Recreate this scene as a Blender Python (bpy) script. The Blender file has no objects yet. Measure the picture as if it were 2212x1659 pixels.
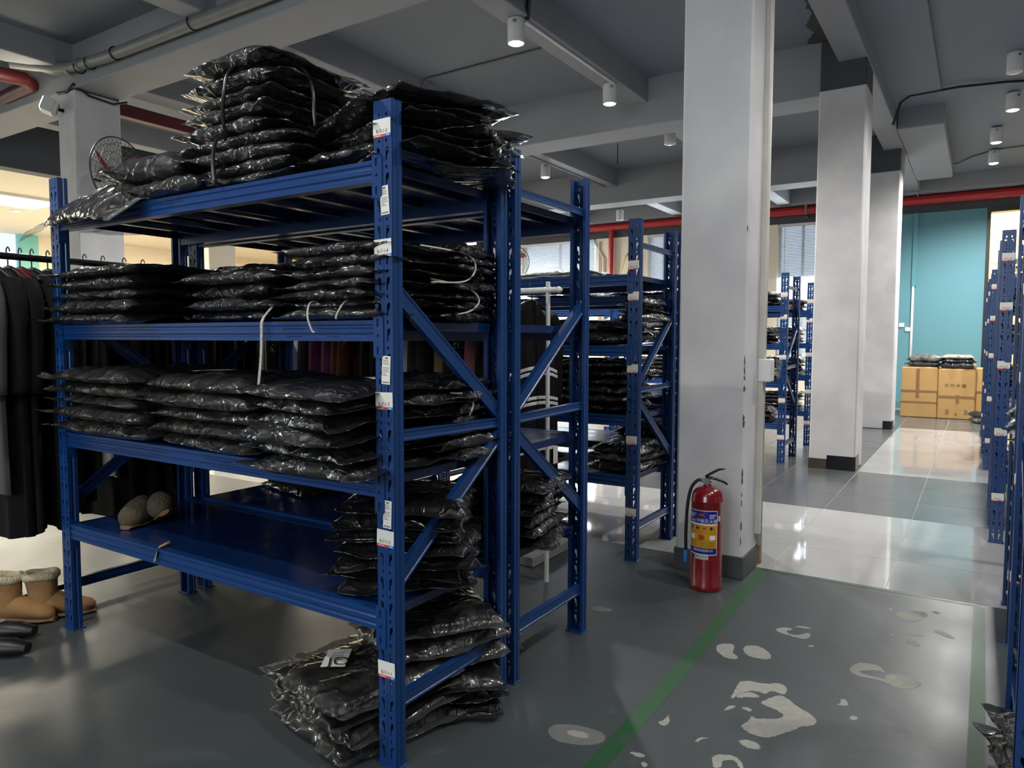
import bpy, math, random
import numpy as np
from mathutils import Vector, Matrix, geometry

# ------------------------------------------------------------------ camera, world, light, exposure
sc = bpy.context.scene
C = sc.collection
CAM_H = 1.3117
yaw, pitch, roll, FPX = .5737, .0631, .0023, 1560.6
fwd = Vector((math.cos(yaw)*math.cos(pitch), math.sin(yaw)*math.cos(pitch), -math.sin(pitch)))
rgt = Vector((math.sin(yaw), -math.cos(yaw), 0)); up = rgt.cross(fwd)
rgt, up = math.cos(roll)*rgt+math.sin(roll)*up, math.cos(roll)*up-math.sin(roll)*rgt
cd = bpy.data.cameras.new('camera'); cam = bpy.data.objects.new('camera', cd); C.objects.link(cam)
cd.sensor_width = 36; cd.lens = 36*FPX/2212; cd.clip_start = .05; cd.clip_end = 100
cam.matrix_world = Matrix(((rgt.x, up.x, -fwd.x, 0), (rgt.y, up.y, -fwd.y, 0), (rgt.z, up.z, -fwd.z, CAM_H), (0, 0, 0, 1)))
sc.camera = cam
sc.view_settings.view_transform = 'Standard'; sc.view_settings.look = 'None'
sc.view_settings.gamma = 1; sc.view_settings.use_curve_mapping = False
sc.view_settings.exposure = 0.86
w = bpy.data.worlds.new('world'); sc.world = w; w.use_nodes = True
bg = w.node_tree.nodes['Background']; bg.inputs[0].default_value = (.72, .85, 1, 1); bg.inputs[1].default_value = .75

def lamp(name, kind, loc, energy, color=(1, 1, 1), aim=None, size=.1, sizey=None, spot=120, blend=.6):
    d = bpy.data.lights.new(name, kind); d.energy = energy; d.color = color
    if kind == 'AREA':
        d.size = size
        if sizey: d.shape = 'RECTANGLE'; d.size_y = sizey
    else: d.shadow_soft_size = size
    if kind == 'SPOT': d.spot_size = math.radians(spot); d.spot_blend = blend
    o = bpy.data.objects.new(name, d); C.objects.link(o); o.location = loc
    if aim is not None: o.rotation_euler = (Vector(aim)-Vector(loc)).to_track_quat('-Z', 'Y').to_euler()
    return o
lamp('added_back_daylight', 'AREA', (-3.9, 1.8, 2.3), 85, (.9, .95, 1), (2, 1.8, 1.3), 4.0, 1.9)  # soft fill from a window added out of view behind the camera
WARM = (1, .86, .62); NEUT = (1, .98, .94)
# daylight through the far blinds and ceiling panels added to brighten the showroom
for yy, ww in ((3.07, 1.0), (6.05, .9), (8.75, 2.1)):
    lamp('window_daylight', 'AREA', (15.5, yy, 2.9), 45*ww, (.85, .93, 1), (10, yy, 1.2), ww, 1.4)
for xx in (1.5, 5.0, 8.5, 12.0):
    lamp('added_showroom_fill', 'AREA', (xx, 13.4, 3.45), 185, (1, .9, .72), (xx, 13.4, 0), 2.4, 1.0)
lamp('showroom_window_daylight', 'AREA', (-.5, 17.6, 1.9), 120, (.8, 1, .97), (2, 8, 1.2), 3.0, 2.4)
SPOTW = 210

# ------------------------------------------------------------------ materials
MATS = {}
def lin(c): return tuple((v/12.92 if v <= .04045 else ((v+.055)/1.055)**2.4) for v in [x/255 for x in c])
def mat(name, rgb, rough=.5, metal=0, spec=.5, coat=0, coat_r=.05, bump=0, bscale=60, bdetail=4, var=0, vscale=5, var_rgb=None, emit=0, alpha=1, rvar=0, lo=.35, hi=.65, bdist=.01):
    if name in MATS: return MATS[name]
    m = bpy.data.materials.new(name); m.use_nodes = True; nt = m.node_tree; N = nt.nodes; K = nt.links
    b = N['Principled BSDF']; col = (*lin(rgb), 1)
    b.inputs['Base Color'].default_value = col; b.inputs['Roughness'].default_value = rough
    b.inputs['Metallic'].default_value = metal; b.inputs['Specular IOR Level'].default_value = spec
    b.inputs['Coat Weight'].default_value = coat; b.inputs['Coat Roughness'].default_value = coat_r
    if emit: b.inputs['Emission Color'].default_value = col; b.inputs['Emission Strength'].default_value = emit
    if alpha < 1: b.inputs['Alpha'].default_value = alpha
    if bump or var or rvar:
        tc = N.new('ShaderNodeTexCoord')
    if var:
        n = N.new('ShaderNodeTexNoise'); n.inputs['Scale'].default_value = vscale; n.inputs['Detail'].default_value = 5
        K.new(tc.outputs['Object'], n.inputs['Vector'])
        r = N.new('ShaderNodeMapRange'); r.inputs['From Min'].default_value = lo; r.inputs['From Max'].default_value = hi
        r.inputs['To Max'].default_value = var; K.new(n.outputs['Fac'], r.inputs['Value'])
        mx = N.new('ShaderNodeMix'); mx.data_type = 'RGBA'; mx.inputs['A'].default_value = col
        mx.inputs['B'].default_value = (*lin(var_rgb or tuple(v*.6 for v in rgb)), 1)
        K.new(r.outputs[0], mx.inputs['Factor']); K.new(mx.outputs['Result'], b.inputs['Base Color'])
    if rvar:
        n = N.new('ShaderNodeTexNoise'); n.inputs['Scale'].default_value = vscale*1.7; n.inputs['Detail'].default_value = 6
        K.new(tc.outputs['Object'], n.inputs['Vector'])
        r = N.new('ShaderNodeMapRange'); r.inputs['To Min'].default_value = max(0, rough-rvar); r.inputs['To Max'].default_value = rough+rvar
        r.inputs['From Min'].default_value = .3; r.inputs['From Max'].default_value = .7
        K.new(n.outputs['Fac'], r.inputs['Value']); K.new(r.outputs[0], b.inputs['Roughness'])
    if bump:
        n = N.new('ShaderNodeTexNoise'); n.inputs['Scale'].default_value = bscale; n.inputs['Detail'].default_value = bdetail
        K.new(tc.outputs['Object'], n.inputs['Vector'])
        bp = N.new('ShaderNodeBump'); bp.inputs['Strength'].default_value = bump; bp.inputs['Distance'].default_value = bdist
        K.new(n.outputs['Fac'], bp.inputs['Height']); K.new(bp.outputs[0], b.inputs['Normal'])
    MATS[name] = m; return m

def film_nodes(nt, b, scale=1.0, strength=.8, dist=.012):
    """crinkled plastic relief: ridged folds at two sizes, in object space"""
    N, K = nt.nodes, nt.links
    tc = N.new('ShaderNodeTexCoord')
    oi = N.new('ShaderNodeObjectInfo')
    add = N.new('ShaderNodeVectorMath'); add.operation = 'ADD'
    sca = N.new('ShaderNodeVectorMath'); sca.operation = 'SCALE'; sca.inputs['Scale'].default_value = 37.0
    comb = N.new('ShaderNodeCombineXYZ'); K.new(oi.outputs['Random'], comb.inputs[0]); K.new(oi.outputs['Random'], comb.inputs[1])
    K.new(comb.outputs[0], sca.inputs[0]); K.new(tc.outputs['Object'], add.inputs[0]); K.new(sca.outputs[0], add.inputs[1])
    warp = N.new('ShaderNodeTexNoise'); warp.inputs['Scale'].default_value = 5*scale; warp.inputs['Detail'].default_value = 2
    K.new(add.outputs[0], warp.inputs['Vector'])
    ws = N.new('ShaderNodeVectorMath'); ws.operation = 'MULTIPLY_ADD'; ws.inputs[1].default_value = (.16, .16, .1)
    K.new(warp.outputs['Color'], ws.inputs[0]); K.new(add.outputs[0], ws.inputs[2])
    def ridge(sc_, mul, pw):
        mp = N.new('ShaderNodeVectorMath'); mp.operation = 'MULTIPLY'; mp.inputs[1].default_value = mul
        K.new(ws.outputs[0], mp.inputs[0])
        n = N.new('ShaderNodeTexNoise'); n.inputs['Scale'].default_value = sc_; n.inputs['Detail'].default_value = 1.5
        K.new(mp.outputs[0], n.inputs['Vector'])
        s = N.new('ShaderNodeMath'); s.operation = 'SUBTRACT'; s.inputs[1].default_value = .5; K.new(n.outputs['Fac'], s.inputs[0])
        a = N.new('ShaderNodeMath'); a.operation = 'ABSOLUTE'; K.new(s.outputs[0], a.inputs[0])
        r = N.new('ShaderNodeMapRange'); r.inputs['From Min'].default_value = 0; r.inputs['From Max'].default_value = .22
        r.inputs['To Min'].default_value = 1; r.inputs['To Max'].default_value = 0; K.new(a.outputs[0], r.inputs['Value'])
        p = N.new('ShaderNodeMath'); p.operation = 'POWER'; p.inputs[1].default_value = pw; K.new(r.outputs[0], p.inputs[0])
        return p
    r1 = ridge(4.5*scale, (1.7, .6, 1), 7); r2 = ridge(12*scale, (.6, 1.7, .8), 7); r3 = ridge(7*scale, (1.2, .5, 1), 12)
    m2 = N.new('ShaderNodeMath'); m2.operation = 'MULTIPLY'; m2.inputs[1].default_value = .38; K.new(r2.outputs[0], m2.inputs[0])
    a1 = N.new('ShaderNodeMath'); a1.operation = 'ADD'; K.new(r1.outputs[0], a1.inputs[0]); K.new(m2.outputs[0], a1.inputs[1])
    a2 = N.new('ShaderNodeMath'); a2.operation = 'MULTIPLY_ADD'; a2.inputs[1].default_value = .6; K.new(r3.outputs[0], a2.inputs[0]); K.new(a1.outputs[0], a2.inputs[2])
    sx = N.new('ShaderNodeSeparateXYZ'); K.new(tc.outputs['Normal'], sx.inputs[0])      # flat upper faces are pulled smoother than the sides
    ab = N.new('ShaderNodeMath'); ab.operation = 'ABSOLUTE'; K.new(sx.outputs[2], ab.inputs[0])
    fl_ = N.new('ShaderNodeMapRange'); fl_.inputs['From Min'].default_value = .6; fl_.inputs['From Max'].default_value = .97; fl_.inputs['To Min'].default_value = 1; fl_.inputs['To Max'].default_value = .4; K.new(ab.outputs[0], fl_.inputs['Value'])
    hm = N.new('ShaderNodeMath'); hm.operation = 'MULTIPLY'; K.new(a2.outputs[0], hm.inputs[0]); K.new(fl_.outputs[0], hm.inputs[1])
    bp = N.new('ShaderNodeBump'); bp.inputs['Strength'].default_value = strength; bp.inputs['Distance'].default_value = dist
    K.new(hm.outputs[0], bp.inputs['Height'])
    K.new(bp.outputs[0], b.inputs['Coat Normal']); K.new(bp.outputs[0], b.inputs['Normal'])
    return add

def bag_mat(name, rgb, var=None, vscale=8, rough=.45, coat_r=.045, strength=.7):
    m = bpy.data.materials.new(name); m.use_nodes = True; nt = m.node_tree; N, K = nt.nodes, nt.links
    b = N['Principled BSDF']; b.inputs['Base Color'].default_value = (*lin(rgb), 1)
    b.inputs['Roughness'].default_value = rough; b.inputs['Specular IOR Level'].default_value = .45
    b.inputs['Coat Weight'].default_value = 1; b.inputs['Coat Roughness'].default_value = coat_r; b.inputs['Coat IOR'].default_value = 1.55
    src = film_nodes(nt, b, strength=strength)
    if var:
        n = N.new('ShaderNodeTexNoise'); n.inputs['Scale'].default_value = vscale; n.inputs['Detail'].default_value = 3
        K.new(src.outputs[0], n.inputs['Vector'])
        r = N.new('ShaderNodeMapRange'); r.inputs['From Min'].default_value = .45; r.inputs['From Max'].default_value = .6; K.new(n.outputs['Fac'], r.inputs['Value'])
        mx = N.new('ShaderNodeMix'); mx.data_type = 'RGBA'; mx.inputs['A'].default_value = (*lin(rgb), 1); mx.inputs['B'].default_value = (*lin(var), 1)
        K.new(r.outputs[0], mx.inputs['Factor']); K.new(mx.outputs['Result'], b.inputs['Base Color'])
    MATS[name] = m; return m

def film_mat(name, rgb, amount):
    """clear film at the loose ends of the bags"""
    m = bpy.data.materials.new(name); m.use_nodes = True; nt = m.node_tree; N, K = nt.nodes, nt.links
    b = N['Principled BSDF']; b.inputs['Base Color'].default_value = (*lin(rgb), 1); b.inputs['Roughness'].default_value = .25
    b.inputs['Coat Weight'].default_value = 1; b.inputs['Coat Roughness'].default_value = .06
    film_nodes(nt, b, strength=.7)
    t = N.new('ShaderNodeBsdfTransparent'); mx = N.new('ShaderNodeMixShader'); mx.inputs[0].default_value = amount
    K.new(t.outputs[0], mx.inputs[1]); K.new(b.outputs[0], mx.inputs[2]); K.new(mx.outputs[0], N['Material Output'].inputs['Surface'])
    MATS[name] = m; return m

BLUE = mat('rack_blue_enamel', (15, 56, 110), .3, spec=.55, bump=.05, bscale=90, var=.25, vscale=6, var_rgb=(13, 50, 100))
DECK = mat('rack_deck_blue', (13, 36, 80), .2, spec=.5, rvar=.08, vscale=4, var=.3, var_rgb=(14, 32, 66))
DARKM = mat('dark_steel', (25, 27, 30), .4, .6)
WHITEP = mat('plaster_white', (208, 207, 207), .8, bump=.6, bscale=4, bdetail=12, var=.55, vscale=2.2, var_rgb=(172, 172, 178))
CREAM = mat('wall_cream', (238, 226, 204), .8, bump=.1, bscale=10)
GREYP = mat('ceiling_grey_paint', (122, 128, 137), .75, bump=.12, bscale=9, bdetail=6, var=.25, vscale=.9, var_rgb=(106, 112, 122))
GREYB = mat('beam_grey_paint', (142, 144, 148), .7, bump=.2, bscale=5, bdetail=7, var=.3, vscale=1.2, var_rgb=(120, 123, 129))
GREYD = mat('grey_paint_dark', (62, 66, 72), .6, bump=.2, bscale=12)
SKIRT = mat('skirting_grey_paint', (66, 72, 75), .55, bump=.4, bscale=20, var=.3, vscale=9, var_rgb=(52, 58, 60))
PLASTW = mat('white_plastic', (214, 214, 212), .4)
PIPEG = mat('grey_pipe', (120, 119, 117), .5, var=.3, vscale=6, var_rgb=(95, 92, 90))
RED = mat('red_pipe_paint', (176, 34, 38), .35, spec=.6, bump=.1, bscale=30)
REDB = mat('red_beam_paint', (78, 15, 17), .5)
TEAL = mat('wall_teal', (94, 146, 158), .6, var=.2, vscale=.7, var_rgb=(84, 136, 150), bump=.05, bscale=20)
BLACKC = mat('black_rubber', (14, 14, 15), .45)
GREEN = mat('green_floor_paint', (27, 78, 40), .45, var=.85, vscale=11, var_rgb=(58, 72, 66), lo=.45, hi=.7)
CHIP = mat('bare_screed', (150, 150, 142), .85, bump=.5, bscale=120, var=.35, vscale=40, var_rgb=(122, 122, 116))
CHIPD = mat('bare_screed_dull', (104, 106, 104), .7, bump=.4, bscale=120, var=.3, vscale=30, var_rgb=(88, 92, 90))
PAPER = mat('label_paper', (222, 220, 210), .6)
LRED = mat('label_red', (214, 58, 52), .5); LBLUE = mat('label_blue', (40, 110, 190), .5)
INK = mat('black_ink', (24, 24, 26), .6); INKG = mat('grey_ink', (120, 120, 116), .6); INKW = mat('white_ink', (225, 225, 225), .5)
CORD = mat('white_cord', (196, 192, 180), .6); CORDB = mat('black_cord', (12, 12, 13), .35)
EMIT = mat('lamp_lens', (255, 244, 220), .5, emit=45); EMITW = mat('panel_lens', (255, 236, 196), .5, emit=6.5)
LENSOFF = mat('lamp_lens_off', (205, 205, 202), .3)
CHROME = mat('brushed_metal', (170, 172, 176), .25, .9)
BAGS = {
    'black': bag_mat('black_poly_bag', (11, 11, 13), None),
    'char': bag_mat('charcoal_poly_bag', (15, 15, 18), (24, 24, 26), 9),
    'camo': bag_mat('mottled_grey_bag', (14, 14, 15), (38, 36, 34), 13, strength=.45),
    'silver': bag_mat('silver_grey_bag', (62, 62, 60), (120, 116, 106), 8),
    'cream': bag_mat('cream_knit_bag', (176, 164, 138), (120, 112, 100), 9),
    'maroon': bag_mat('maroon_bag', (58, 14, 20), (34, 10, 14), 9),
    'pink': bag_mat('pink_bag', (150, 52, 84), (110, 36, 60), 9),
    'brown': bag_mat('brown_bag', (84, 58, 46), (120, 92, 78), 9),
    'navy': bag_mat('navy_bag', (12, 15, 28), (18, 22, 40), 9),
    'yellow': bag_mat('yellow_bag', (206, 170, 60), None), 'white': bag_mat('white_poly_bag', (200, 200, 198), (160, 162, 165), 7),
}
FILM = film_mat('clear_film_edge', (84, 86, 86), .45)
FILMB = film_mat('black_film_edge', (40, 41, 43), .72)
FILMC = film_mat('clear_film', (150, 155, 152), .34)

# ------------------------------------------------------------------ mesh helpers
class MB:
    def __init__(s): s.v, s.f, s.m = [], [], []
    def add(s, vs, fs, mi=0):
        o = len(s.v); s.v += [tuple(p) for p in vs]
        for f in fs: s.f.append(tuple(i+o for i in f)); s.m.append(mi)
        return s
    def box(s, x0, x1, y0, y1, z0, z1, mi=0):
        return s.add([(x0, y0, z0), (x1, y0, z0), (x1, y1, z0), (x0, y1, z0), (x0, y0, z1), (x1, y0, z1), (x1, y1, z1), (x0, y1, z1)],
                     [(0, 3, 2, 1), (4, 5, 6, 7), (0, 1, 5, 4), (1, 2, 6, 5), (2, 3, 7, 6), (3, 0, 4, 7)], mi)
    def cbox(s, x0, x1, y0, y1, z0, z1, c=.003, mi=0):
        """box with chamfered edges"""
        X, Y, Z = (x0, x1), (y0, y1), (z0, z1); vs = []; idx = {}
        for i in (0, 1):
            for j in (0, 1):
                for k in (0, 1):
                    sx, sy, sz = (c, -c)[i], (c, -c)[j], (c, -c)[k]
                    for a in range(3):
                        p = [X[i]+sx, Y[j]+sy, Z[k]+sz]; p[a] = (X[i], Y[j], Z[k])[a]
                        idx[i, j, k, a] = len(vs); vs.append(tuple(p))
        fs = []
        def q(*t): fs.append(tuple(idx[x] for x in t))
        for i in (0, 1): q(*[(i, j, k, 0) for j, k in (((0, 0), (0, 1), (1, 1), (1, 0)) if i == 0 else ((0, 0), (1, 0), (1, 1), (0, 1)))])
        for j in (0, 1): q(*[(i, j, k, 1) for i, k in (((0, 0), (1, 0), (1, 1), (0, 1)) if j == 0 else ((0, 0), (0, 1), (1, 1), (1, 0)))])
        for k in (0, 1): q(*[(i, j, k, 2) for i, j in (((0, 0), (0, 1), (1, 1), (1, 0)) if k == 0 else ((0, 0), (1, 0), (1, 1), (0, 1)))])
        for j in (0, 1):
            for k in (0, 1): q((0, j, k, 1), (1, j, k, 1), (1, j, k, 2), (0, j, k, 2))
        for i in (0, 1):
            for k in (0, 1): q((i, 0, k, 0), (i, 1, k, 0), (i, 1, k, 2), (i, 0, k, 2))
        for i in (0, 1):
            for j in (0, 1): q((i, j, 0, 0), (i, j, 1, 0), (i, j, 1, 1), (i, j, 0, 1))
        for i in (0, 1):
            for j in (0, 1):
                for k in (0, 1): q((i, j, k, 0), (i, j, k, 1), (i, j, k, 2))
        return s.add(vs, fs, mi)
    def prism(s, prof, frame, length, mi=0, cap=True):
        """closed 2D profile (a,b) extruded along frame=(origin, A, B, dir)"""
        o, A, B, D = [Vector(t) for t in frame]; n = len(prof)
        vs = [o+A*a+B*b for a, b in prof]+[o+A*a+B*b+D*length for a, b in prof]
        fs = [(i, (i+1) % n, n+(i+1) % n, n+i) for i in range(n)]
        if cap: fs += [tuple(range(n))[::-1], tuple(range(n, 2*n))]
        return s.add(vs, fs, mi)
    def tube(s, path, r, n=10, mi=0, cap=True, closed=False):
        P = [Vector(p) for p in path]; m = len(P); R = r if hasattr(r, '__len__') else [r]*m
        vs, fs = [], []; prev = None
        for i, p in enumerate(P):
            if closed: t = P[(i+1) % m]-P[i-1]
            else: t = P[min(i+1, m-1)]-P[max(i-1, 0)]
            t = t.normalized() if t.length > 1e-9 else Vector((0, 0, 1))
            if prev is None:
                a = Vector((0, 0, 1)) if abs(t.z) < .9 else Vector((1, 0, 0)); nx = (a-t*a.dot(t)).normalized()
            else: nx = (prev-t*prev.dot(t)).normalized()
            prev = nx; by = t.cross(nx)
            for k in range(n):
                an = 2*math.pi*k/n; vs.append(p+(nx*math.cos(an)+by*math.sin(an))*R[i])
        for i in range(m if closed else m-1):
            for k in range(n):
                j = (i+1) % m; fs.append((i*n+k, i*n+(k+1) % n, j*n+(k+1) % n, j*n+k))
        if cap and not closed: fs += [tuple(range(n))[::-1], tuple(range((m-1)*n, m*n))]
        return s.add(vs, fs, mi)
    def lathe(s, prof, n=24, o=(0, 0, 0), mi=0):
        """profile of (r,z) around z"""
        vs, fs = [], []; m = len(prof)
        for r, z in prof:
            for k in range(n):
                a = 2*math.pi*k/n; vs.append((o[0]+r*math.cos(a), o[1]+r*math.sin(a), o[2]+z))
        for i in range(m-1):
            for k in range(n): fs.append((i*n+k, i*n+(k+1) % n, (i+1)*n+(k+1) % n, (i+1)*n+k))
        fs += [tuple(range(n))[::-1], tuple(range((m-1)*n, m*n))]
        return s.add(vs, fs, mi)
    def poly(s, pts, z=0, h=.001, mi=0):
        """flat irregular piece of thickness h"""
        n = len(pts); tri = geometry.tessellate_polygon([[Vector((x, y, 0)) for x, y in pts]])
        vs = [(x, y, z+h) for x, y in pts]+[(x, y, z) for x, y in pts]
        fs = []
        for t in tri:
            a, b, c = [Vector(vs[i]) for i in t]
            fs.append(tuple(t) if (b-a).cross(c-a).z > 0 else tuple(t)[::-1])
        fs += [(i, (i+1) % n, n+(i+1) % n, n+i) for i in range(n)]
        return s.add(vs, fs, mi)
    def xform(s, M):
        s.v = [tuple(M @ Vector(p)) for p in s.v]; return s
    def mesh(s, name, smooth=False, ang=None):
        me = bpy.data.meshes.new(name); me.from_pydata(s.v, [], s.f)
        if any(s.m): me.polygons.foreach_set('material_index', s.m)
        if smooth:
            me.polygons.foreach_set('use_smooth', [True]*len(me.polygons))
            if ang: me.set_sharp_from_angle(angle=math.radians(ang))
        me.update(); return me
    def build(s, name, mats, parent=None, smooth=False, ang=40):
        return obj(name, s.mesh(name, smooth, ang), mats, parent)

def obj(name, me, mats, parent=None, loc=None, rot=None):
    o = bpy.data.objects.new(name, me); C.objects.link(o)
    if mats is not None and not me.materials:
        for m in (mats if isinstance(mats, (list, tuple)) else [mats]): me.materials.append(m)
    if parent: o.parent = parent
    if loc: o.location = loc
    if rot: o.rotation_euler = rot
    return o
def tag(o, label, cat, group=None):
    o['label'] = label; o['category'] = cat
    if group: o['group'] = group
    return o
def empty(name, loc=(0, 0, 0), rot=0):
    o = bpy.data.objects.new(name, None); C.objects.link(o); o.location = loc; o.rotation_euler = (0, 0, rot); o.empty_display_size = .05
    return o
def struct(o, label=None):
    o['kind'] = 'structure'
    if label: o['label'] = label
    return o
def sub(name, me, mats, parent, loc=None, rot=None): return obj(name, me, mats, parent, loc, rot)
ORD = ['first', 'second', 'third', 'fourth', 'fifth', 'sixth', 'seventh', 'eighth', 'ninth', 'tenth', 'eleventh', 'twelfth']

# text as flat mesh data
_tc = bpy.data.curves.new('text_source', 'FONT'); _to = bpy.data.objects.new('text_source', _tc); C.objects.link(_to)
_tcache = {}
def text_geo(body, height, center=True):
    key = body
    if key not in _tcache:
        _tc.body = body; _tc.size = 1; _tc.resolution_u = 3
        bpy.context.view_layer.update()
        me = bpy.data.meshes.new_from_object(_to.evaluated_get(bpy.context.evaluated_depsgraph_get()))
        _tcache[key] = ([tuple(v.co) for v in me.vertices], [tuple(p.vertices) for p in me.polygons]); bpy.data.meshes.remove(me)
    vs, fs = _tcache[key]
    s = height/.72; xs = [v[0] for v in vs]; cx = (min(xs)+max(xs))/2 if center else min(xs)
    return [((v[0]-cx)*s, v[1]*s, 0) for v in vs], fs
def noise2(x, y, seed):
    """gradient noise, numpy"""
    rs = np.random.RandomState(seed); G = rs.rand(64, 64)*2*np.pi
    xi, yi = np.floor(x).astype(int), np.floor(y).astype(int); xf, yf = x-xi, y-yi
    u, v = xf*xf*xf*(xf*(xf*6-15)+10), yf*yf*yf*(yf*(yf*6-15)+10)
    def g(i, j, dx, dy): a = G[i % 64, j % 64]; return np.cos(a)*dx+np.sin(a)*dy
    a = g(xi, yi, xf, yf)*(1-u)+g(xi+1, yi, xf-1, yf)*u
    b = g(xi, yi+1, xf, yf-1)*(1-u)+g(xi+1, yi+1, xf-1, yf-1)*u
    return (a*(1-v)+b*v)*1.5

def ragged(pts, seed, k=2, j=.006):
    """rounds a polygon's corners and roughens its outline"""
    rr = random.Random(seed)
    for _ in range(k):
        out = []
        for (x1, y1), (x2, y2) in zip(pts, pts[1:]+pts[:1]):
            out += [(x1*.75+x2*.25, y1*.75+y2*.25), (x1*.25+x2*.75, y1*.25+y2*.75)]
        pts = out
    return [(x+rr.uniform(-j, j), y+rr.uniform(-j, j)) for x, y in pts]

# ------------------------------------------------------------------ racks
PW, PD, RD, RL, RH = .075, .04, .602, 1.996, 2.0
def web_cell():
    """75 mm of perforated web: two key slots and two oval holes"""
    P = .075; hw = PW/2
    sl = [(0, 38), (5, 38), (9, 36), (12, 30), (12, 0), (7, 0), (7, 13), (0, 24)]
    L1 = [((-23+a)/1000, (b+2)/1000) for a, b in sl]; L2 = [(-a, b) for a, b in L1][::-1]
    ov = [(3.4*math.cos(t), 6*math.sin(t)) for t in [2*math.pi*k/8 for k in range(8)]]
    O1 = [((-14+a)/1000, (58+b)/1000) for a, b in ov]; O2 = [((14+a)/1000, (58+b)/1000) for a, b in ov]
    loops = [[(-hw, 0), (-.0012, 0), (.0012, 0), (hw, 0), (hw, P), (.0012, P), (-.0012, P), (-hw, P)], L1, L2, O1, O2]
    verts, edges = [], []
    for l in loops:
        o = len(verts); verts += [Vector(p) for p in l]; edges += [(o+i, o+(i+1) % len(l)) for i in range(len(l))]
    r = geometry.delaunay_2d_cdt(verts, edges, [], 0, 1e-7)
    def inside(p, l):
        c = False; n = len(l)
        for i in range(n):
            (x1, y1), (x2, y2) = l[i], l[(i+1) % n]
            if (y1 > p[1]) != (y2 > p[1]) and p[0] < (x2-x1)*(p[1]-y1)/(y2-y1)+x1: c = not c
        return c
    tris = []
    for f in r[2]:
        cx = sum(r[0][i].x for i in f)/len(f); cy = sum(r[0][i].y for i in f)/len(f)
        if not any(inside((cx, cy), l) for l in loops[1:]): tris.append(f)
    return [(v.x, v.y) for v in r[0]], tris, loops[1:]
_cell = web_cell()
def post_mesh():
    m = MB(); vs, tris, holes = _cell; hw = PW/2; N = 26; z0 = .025
    for i in range(N):
        z = z0+i*.075
        m.add([(0, a, b+z) for a, b in vs], tris)
        for h in holes:
            n = len(h); m.add([(0, a, b+z) for a, b in h]+[(.003, a, b+z) for a, b in h], [(k, (k+1) % n, n+(k+1) % n, n+k) for k in range(n)])
    for za, zb in ((0, z0), (z0+N*.075, RH)): m.box(0, .002, -hw, hw, za, zb)
    m.prism([(0, -.0016), (-.0012, -.0005), (-.0012, .0005), (0, .0016)], ((0, 0, 0), (1, 0, 0), (0, 1, 0), (0, 0, 1)), RH)     # pressed centre line
    for s in (-1, 1):   # ribbed flanges with return lips
        prof = [(0, 0), (.011, 0), (.014, -.003), (.022, -.003), (.025, 0), (PD, 0), (PD, -.014), (PD-.002, -.014), (PD-.002, -.002), (.0245, -.002), (.0215, -.005), (.0145, -.005), (.0115, -.002), (0, -.002)]
        m.prism(prof if s < 0 else prof, ((0, s*hw, 0), (1, 0, 0), (0, s, 0), (0, 0, 1)), RH)
    return m.mesh('upright_post')
POST = post_mesh(); POST.materials.append(BLUE)
_fp = MB().cbox(-.006, PD+.012, -PW/2-.006, PW/2+.006, 0, .006, .002); FOOT = _fp.mesh('foot_plate'); FOOT.materials.append(BLUE)
BPROF = [(0, 0), (0, -.012), (.004, -.016), (.004, -.022), (0, -.026), (0, -.038), (.004, -.042), (.004, -.047), (0, -.051), (0, -.063), (.038, -.063), (.038, -.004), (.034, 0)]
BEAM = MB().prism([(a, b) for a, b in BPROF], ((0, PW-.006, 0), (1, 0, 0), (0, 0, 1), (0, 1, 0)), RL-2*PW+.012).mesh('shelf_beam'); BEAM.materials.append(BLUE)
def conn_mesh():
    w_, t, b = .036, .014, -.113
    out = [(0, b+.008), (.006, b), (w_-.008, b), (w_, b+.008), (w_, t-.01), (w_-.008, t), (0, t)]
    def sl(cx, cz, ww, hh): return [(cx-ww, cz-hh), (cx+ww*.2, cz-hh), (cx+ww, cz+hh*.6), (cx+ww, cz+hh), (cx-ww, cz+hh)]
    holes = [sl(.016, -.008, .005, .012), [(.016+.005*math.cos(k*math.pi/4), -.047+.005*math.sin(k*math.pi/4)) for k in range(8)], sl(.016, -.09, .005, .012)]
    verts, edges = [], []
    for l in [out]+holes:
        o = len(verts); verts += [Vector(p) for p in l]; edges += [(o+i, o+(i+1) % len(l)) for i in range(len(l))]
    r = geometry.delaunay_2d_cdt(verts, edges, [], 1, 1e-7)
    m = MB(); fs = []
    def ins(p, l):
        c = False
        for i in range(len(l)):
            (x1, y1), (x2, y2) = l[i], l[(i+1) % len(l)]
            if (y1 > p[1]) != (y2 > p[1]) and p[0] < (x2-x1)*(p[1]-y1)/(y2-y1)+x1: c = not c
        return c
    for f in r[2]:
        c = (sum(r[0][i].x for i in f)/len(f), sum(r[0][i].y for i in f)/len(f))
        if not any(ins(c, h) for h in holes): fs.append(f)
    # plate lies on the web (x=-.004), inner half of the post; y runs from the inner edge outwards
    m.add([(-.004, -v.x, v.y) for v in r[0]], fs)
    n = len(out); m.add([(-.004, -a, c) for a, c in out]+[(0, -a, c) for a, c in out], [(k, (k+1) % n, n+(k+1) % n, n+k) for k in range(n)])
    for h in holes:
        n = len(h); m.add([(-.004, -a, c) for a, c in h]+[(-.0005, -a, c) for a, c in h], [(k, (k+1) % n, n+(k+1) % n, n+k) for k in range(n)])
    m.box(-.004, .03, 0, .003, b, t)     # folded tab round the inside edge
    return m.mesh('beam_connector')
CONN = conn_mesh(); CONN.materials.append(BLUE)
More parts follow.
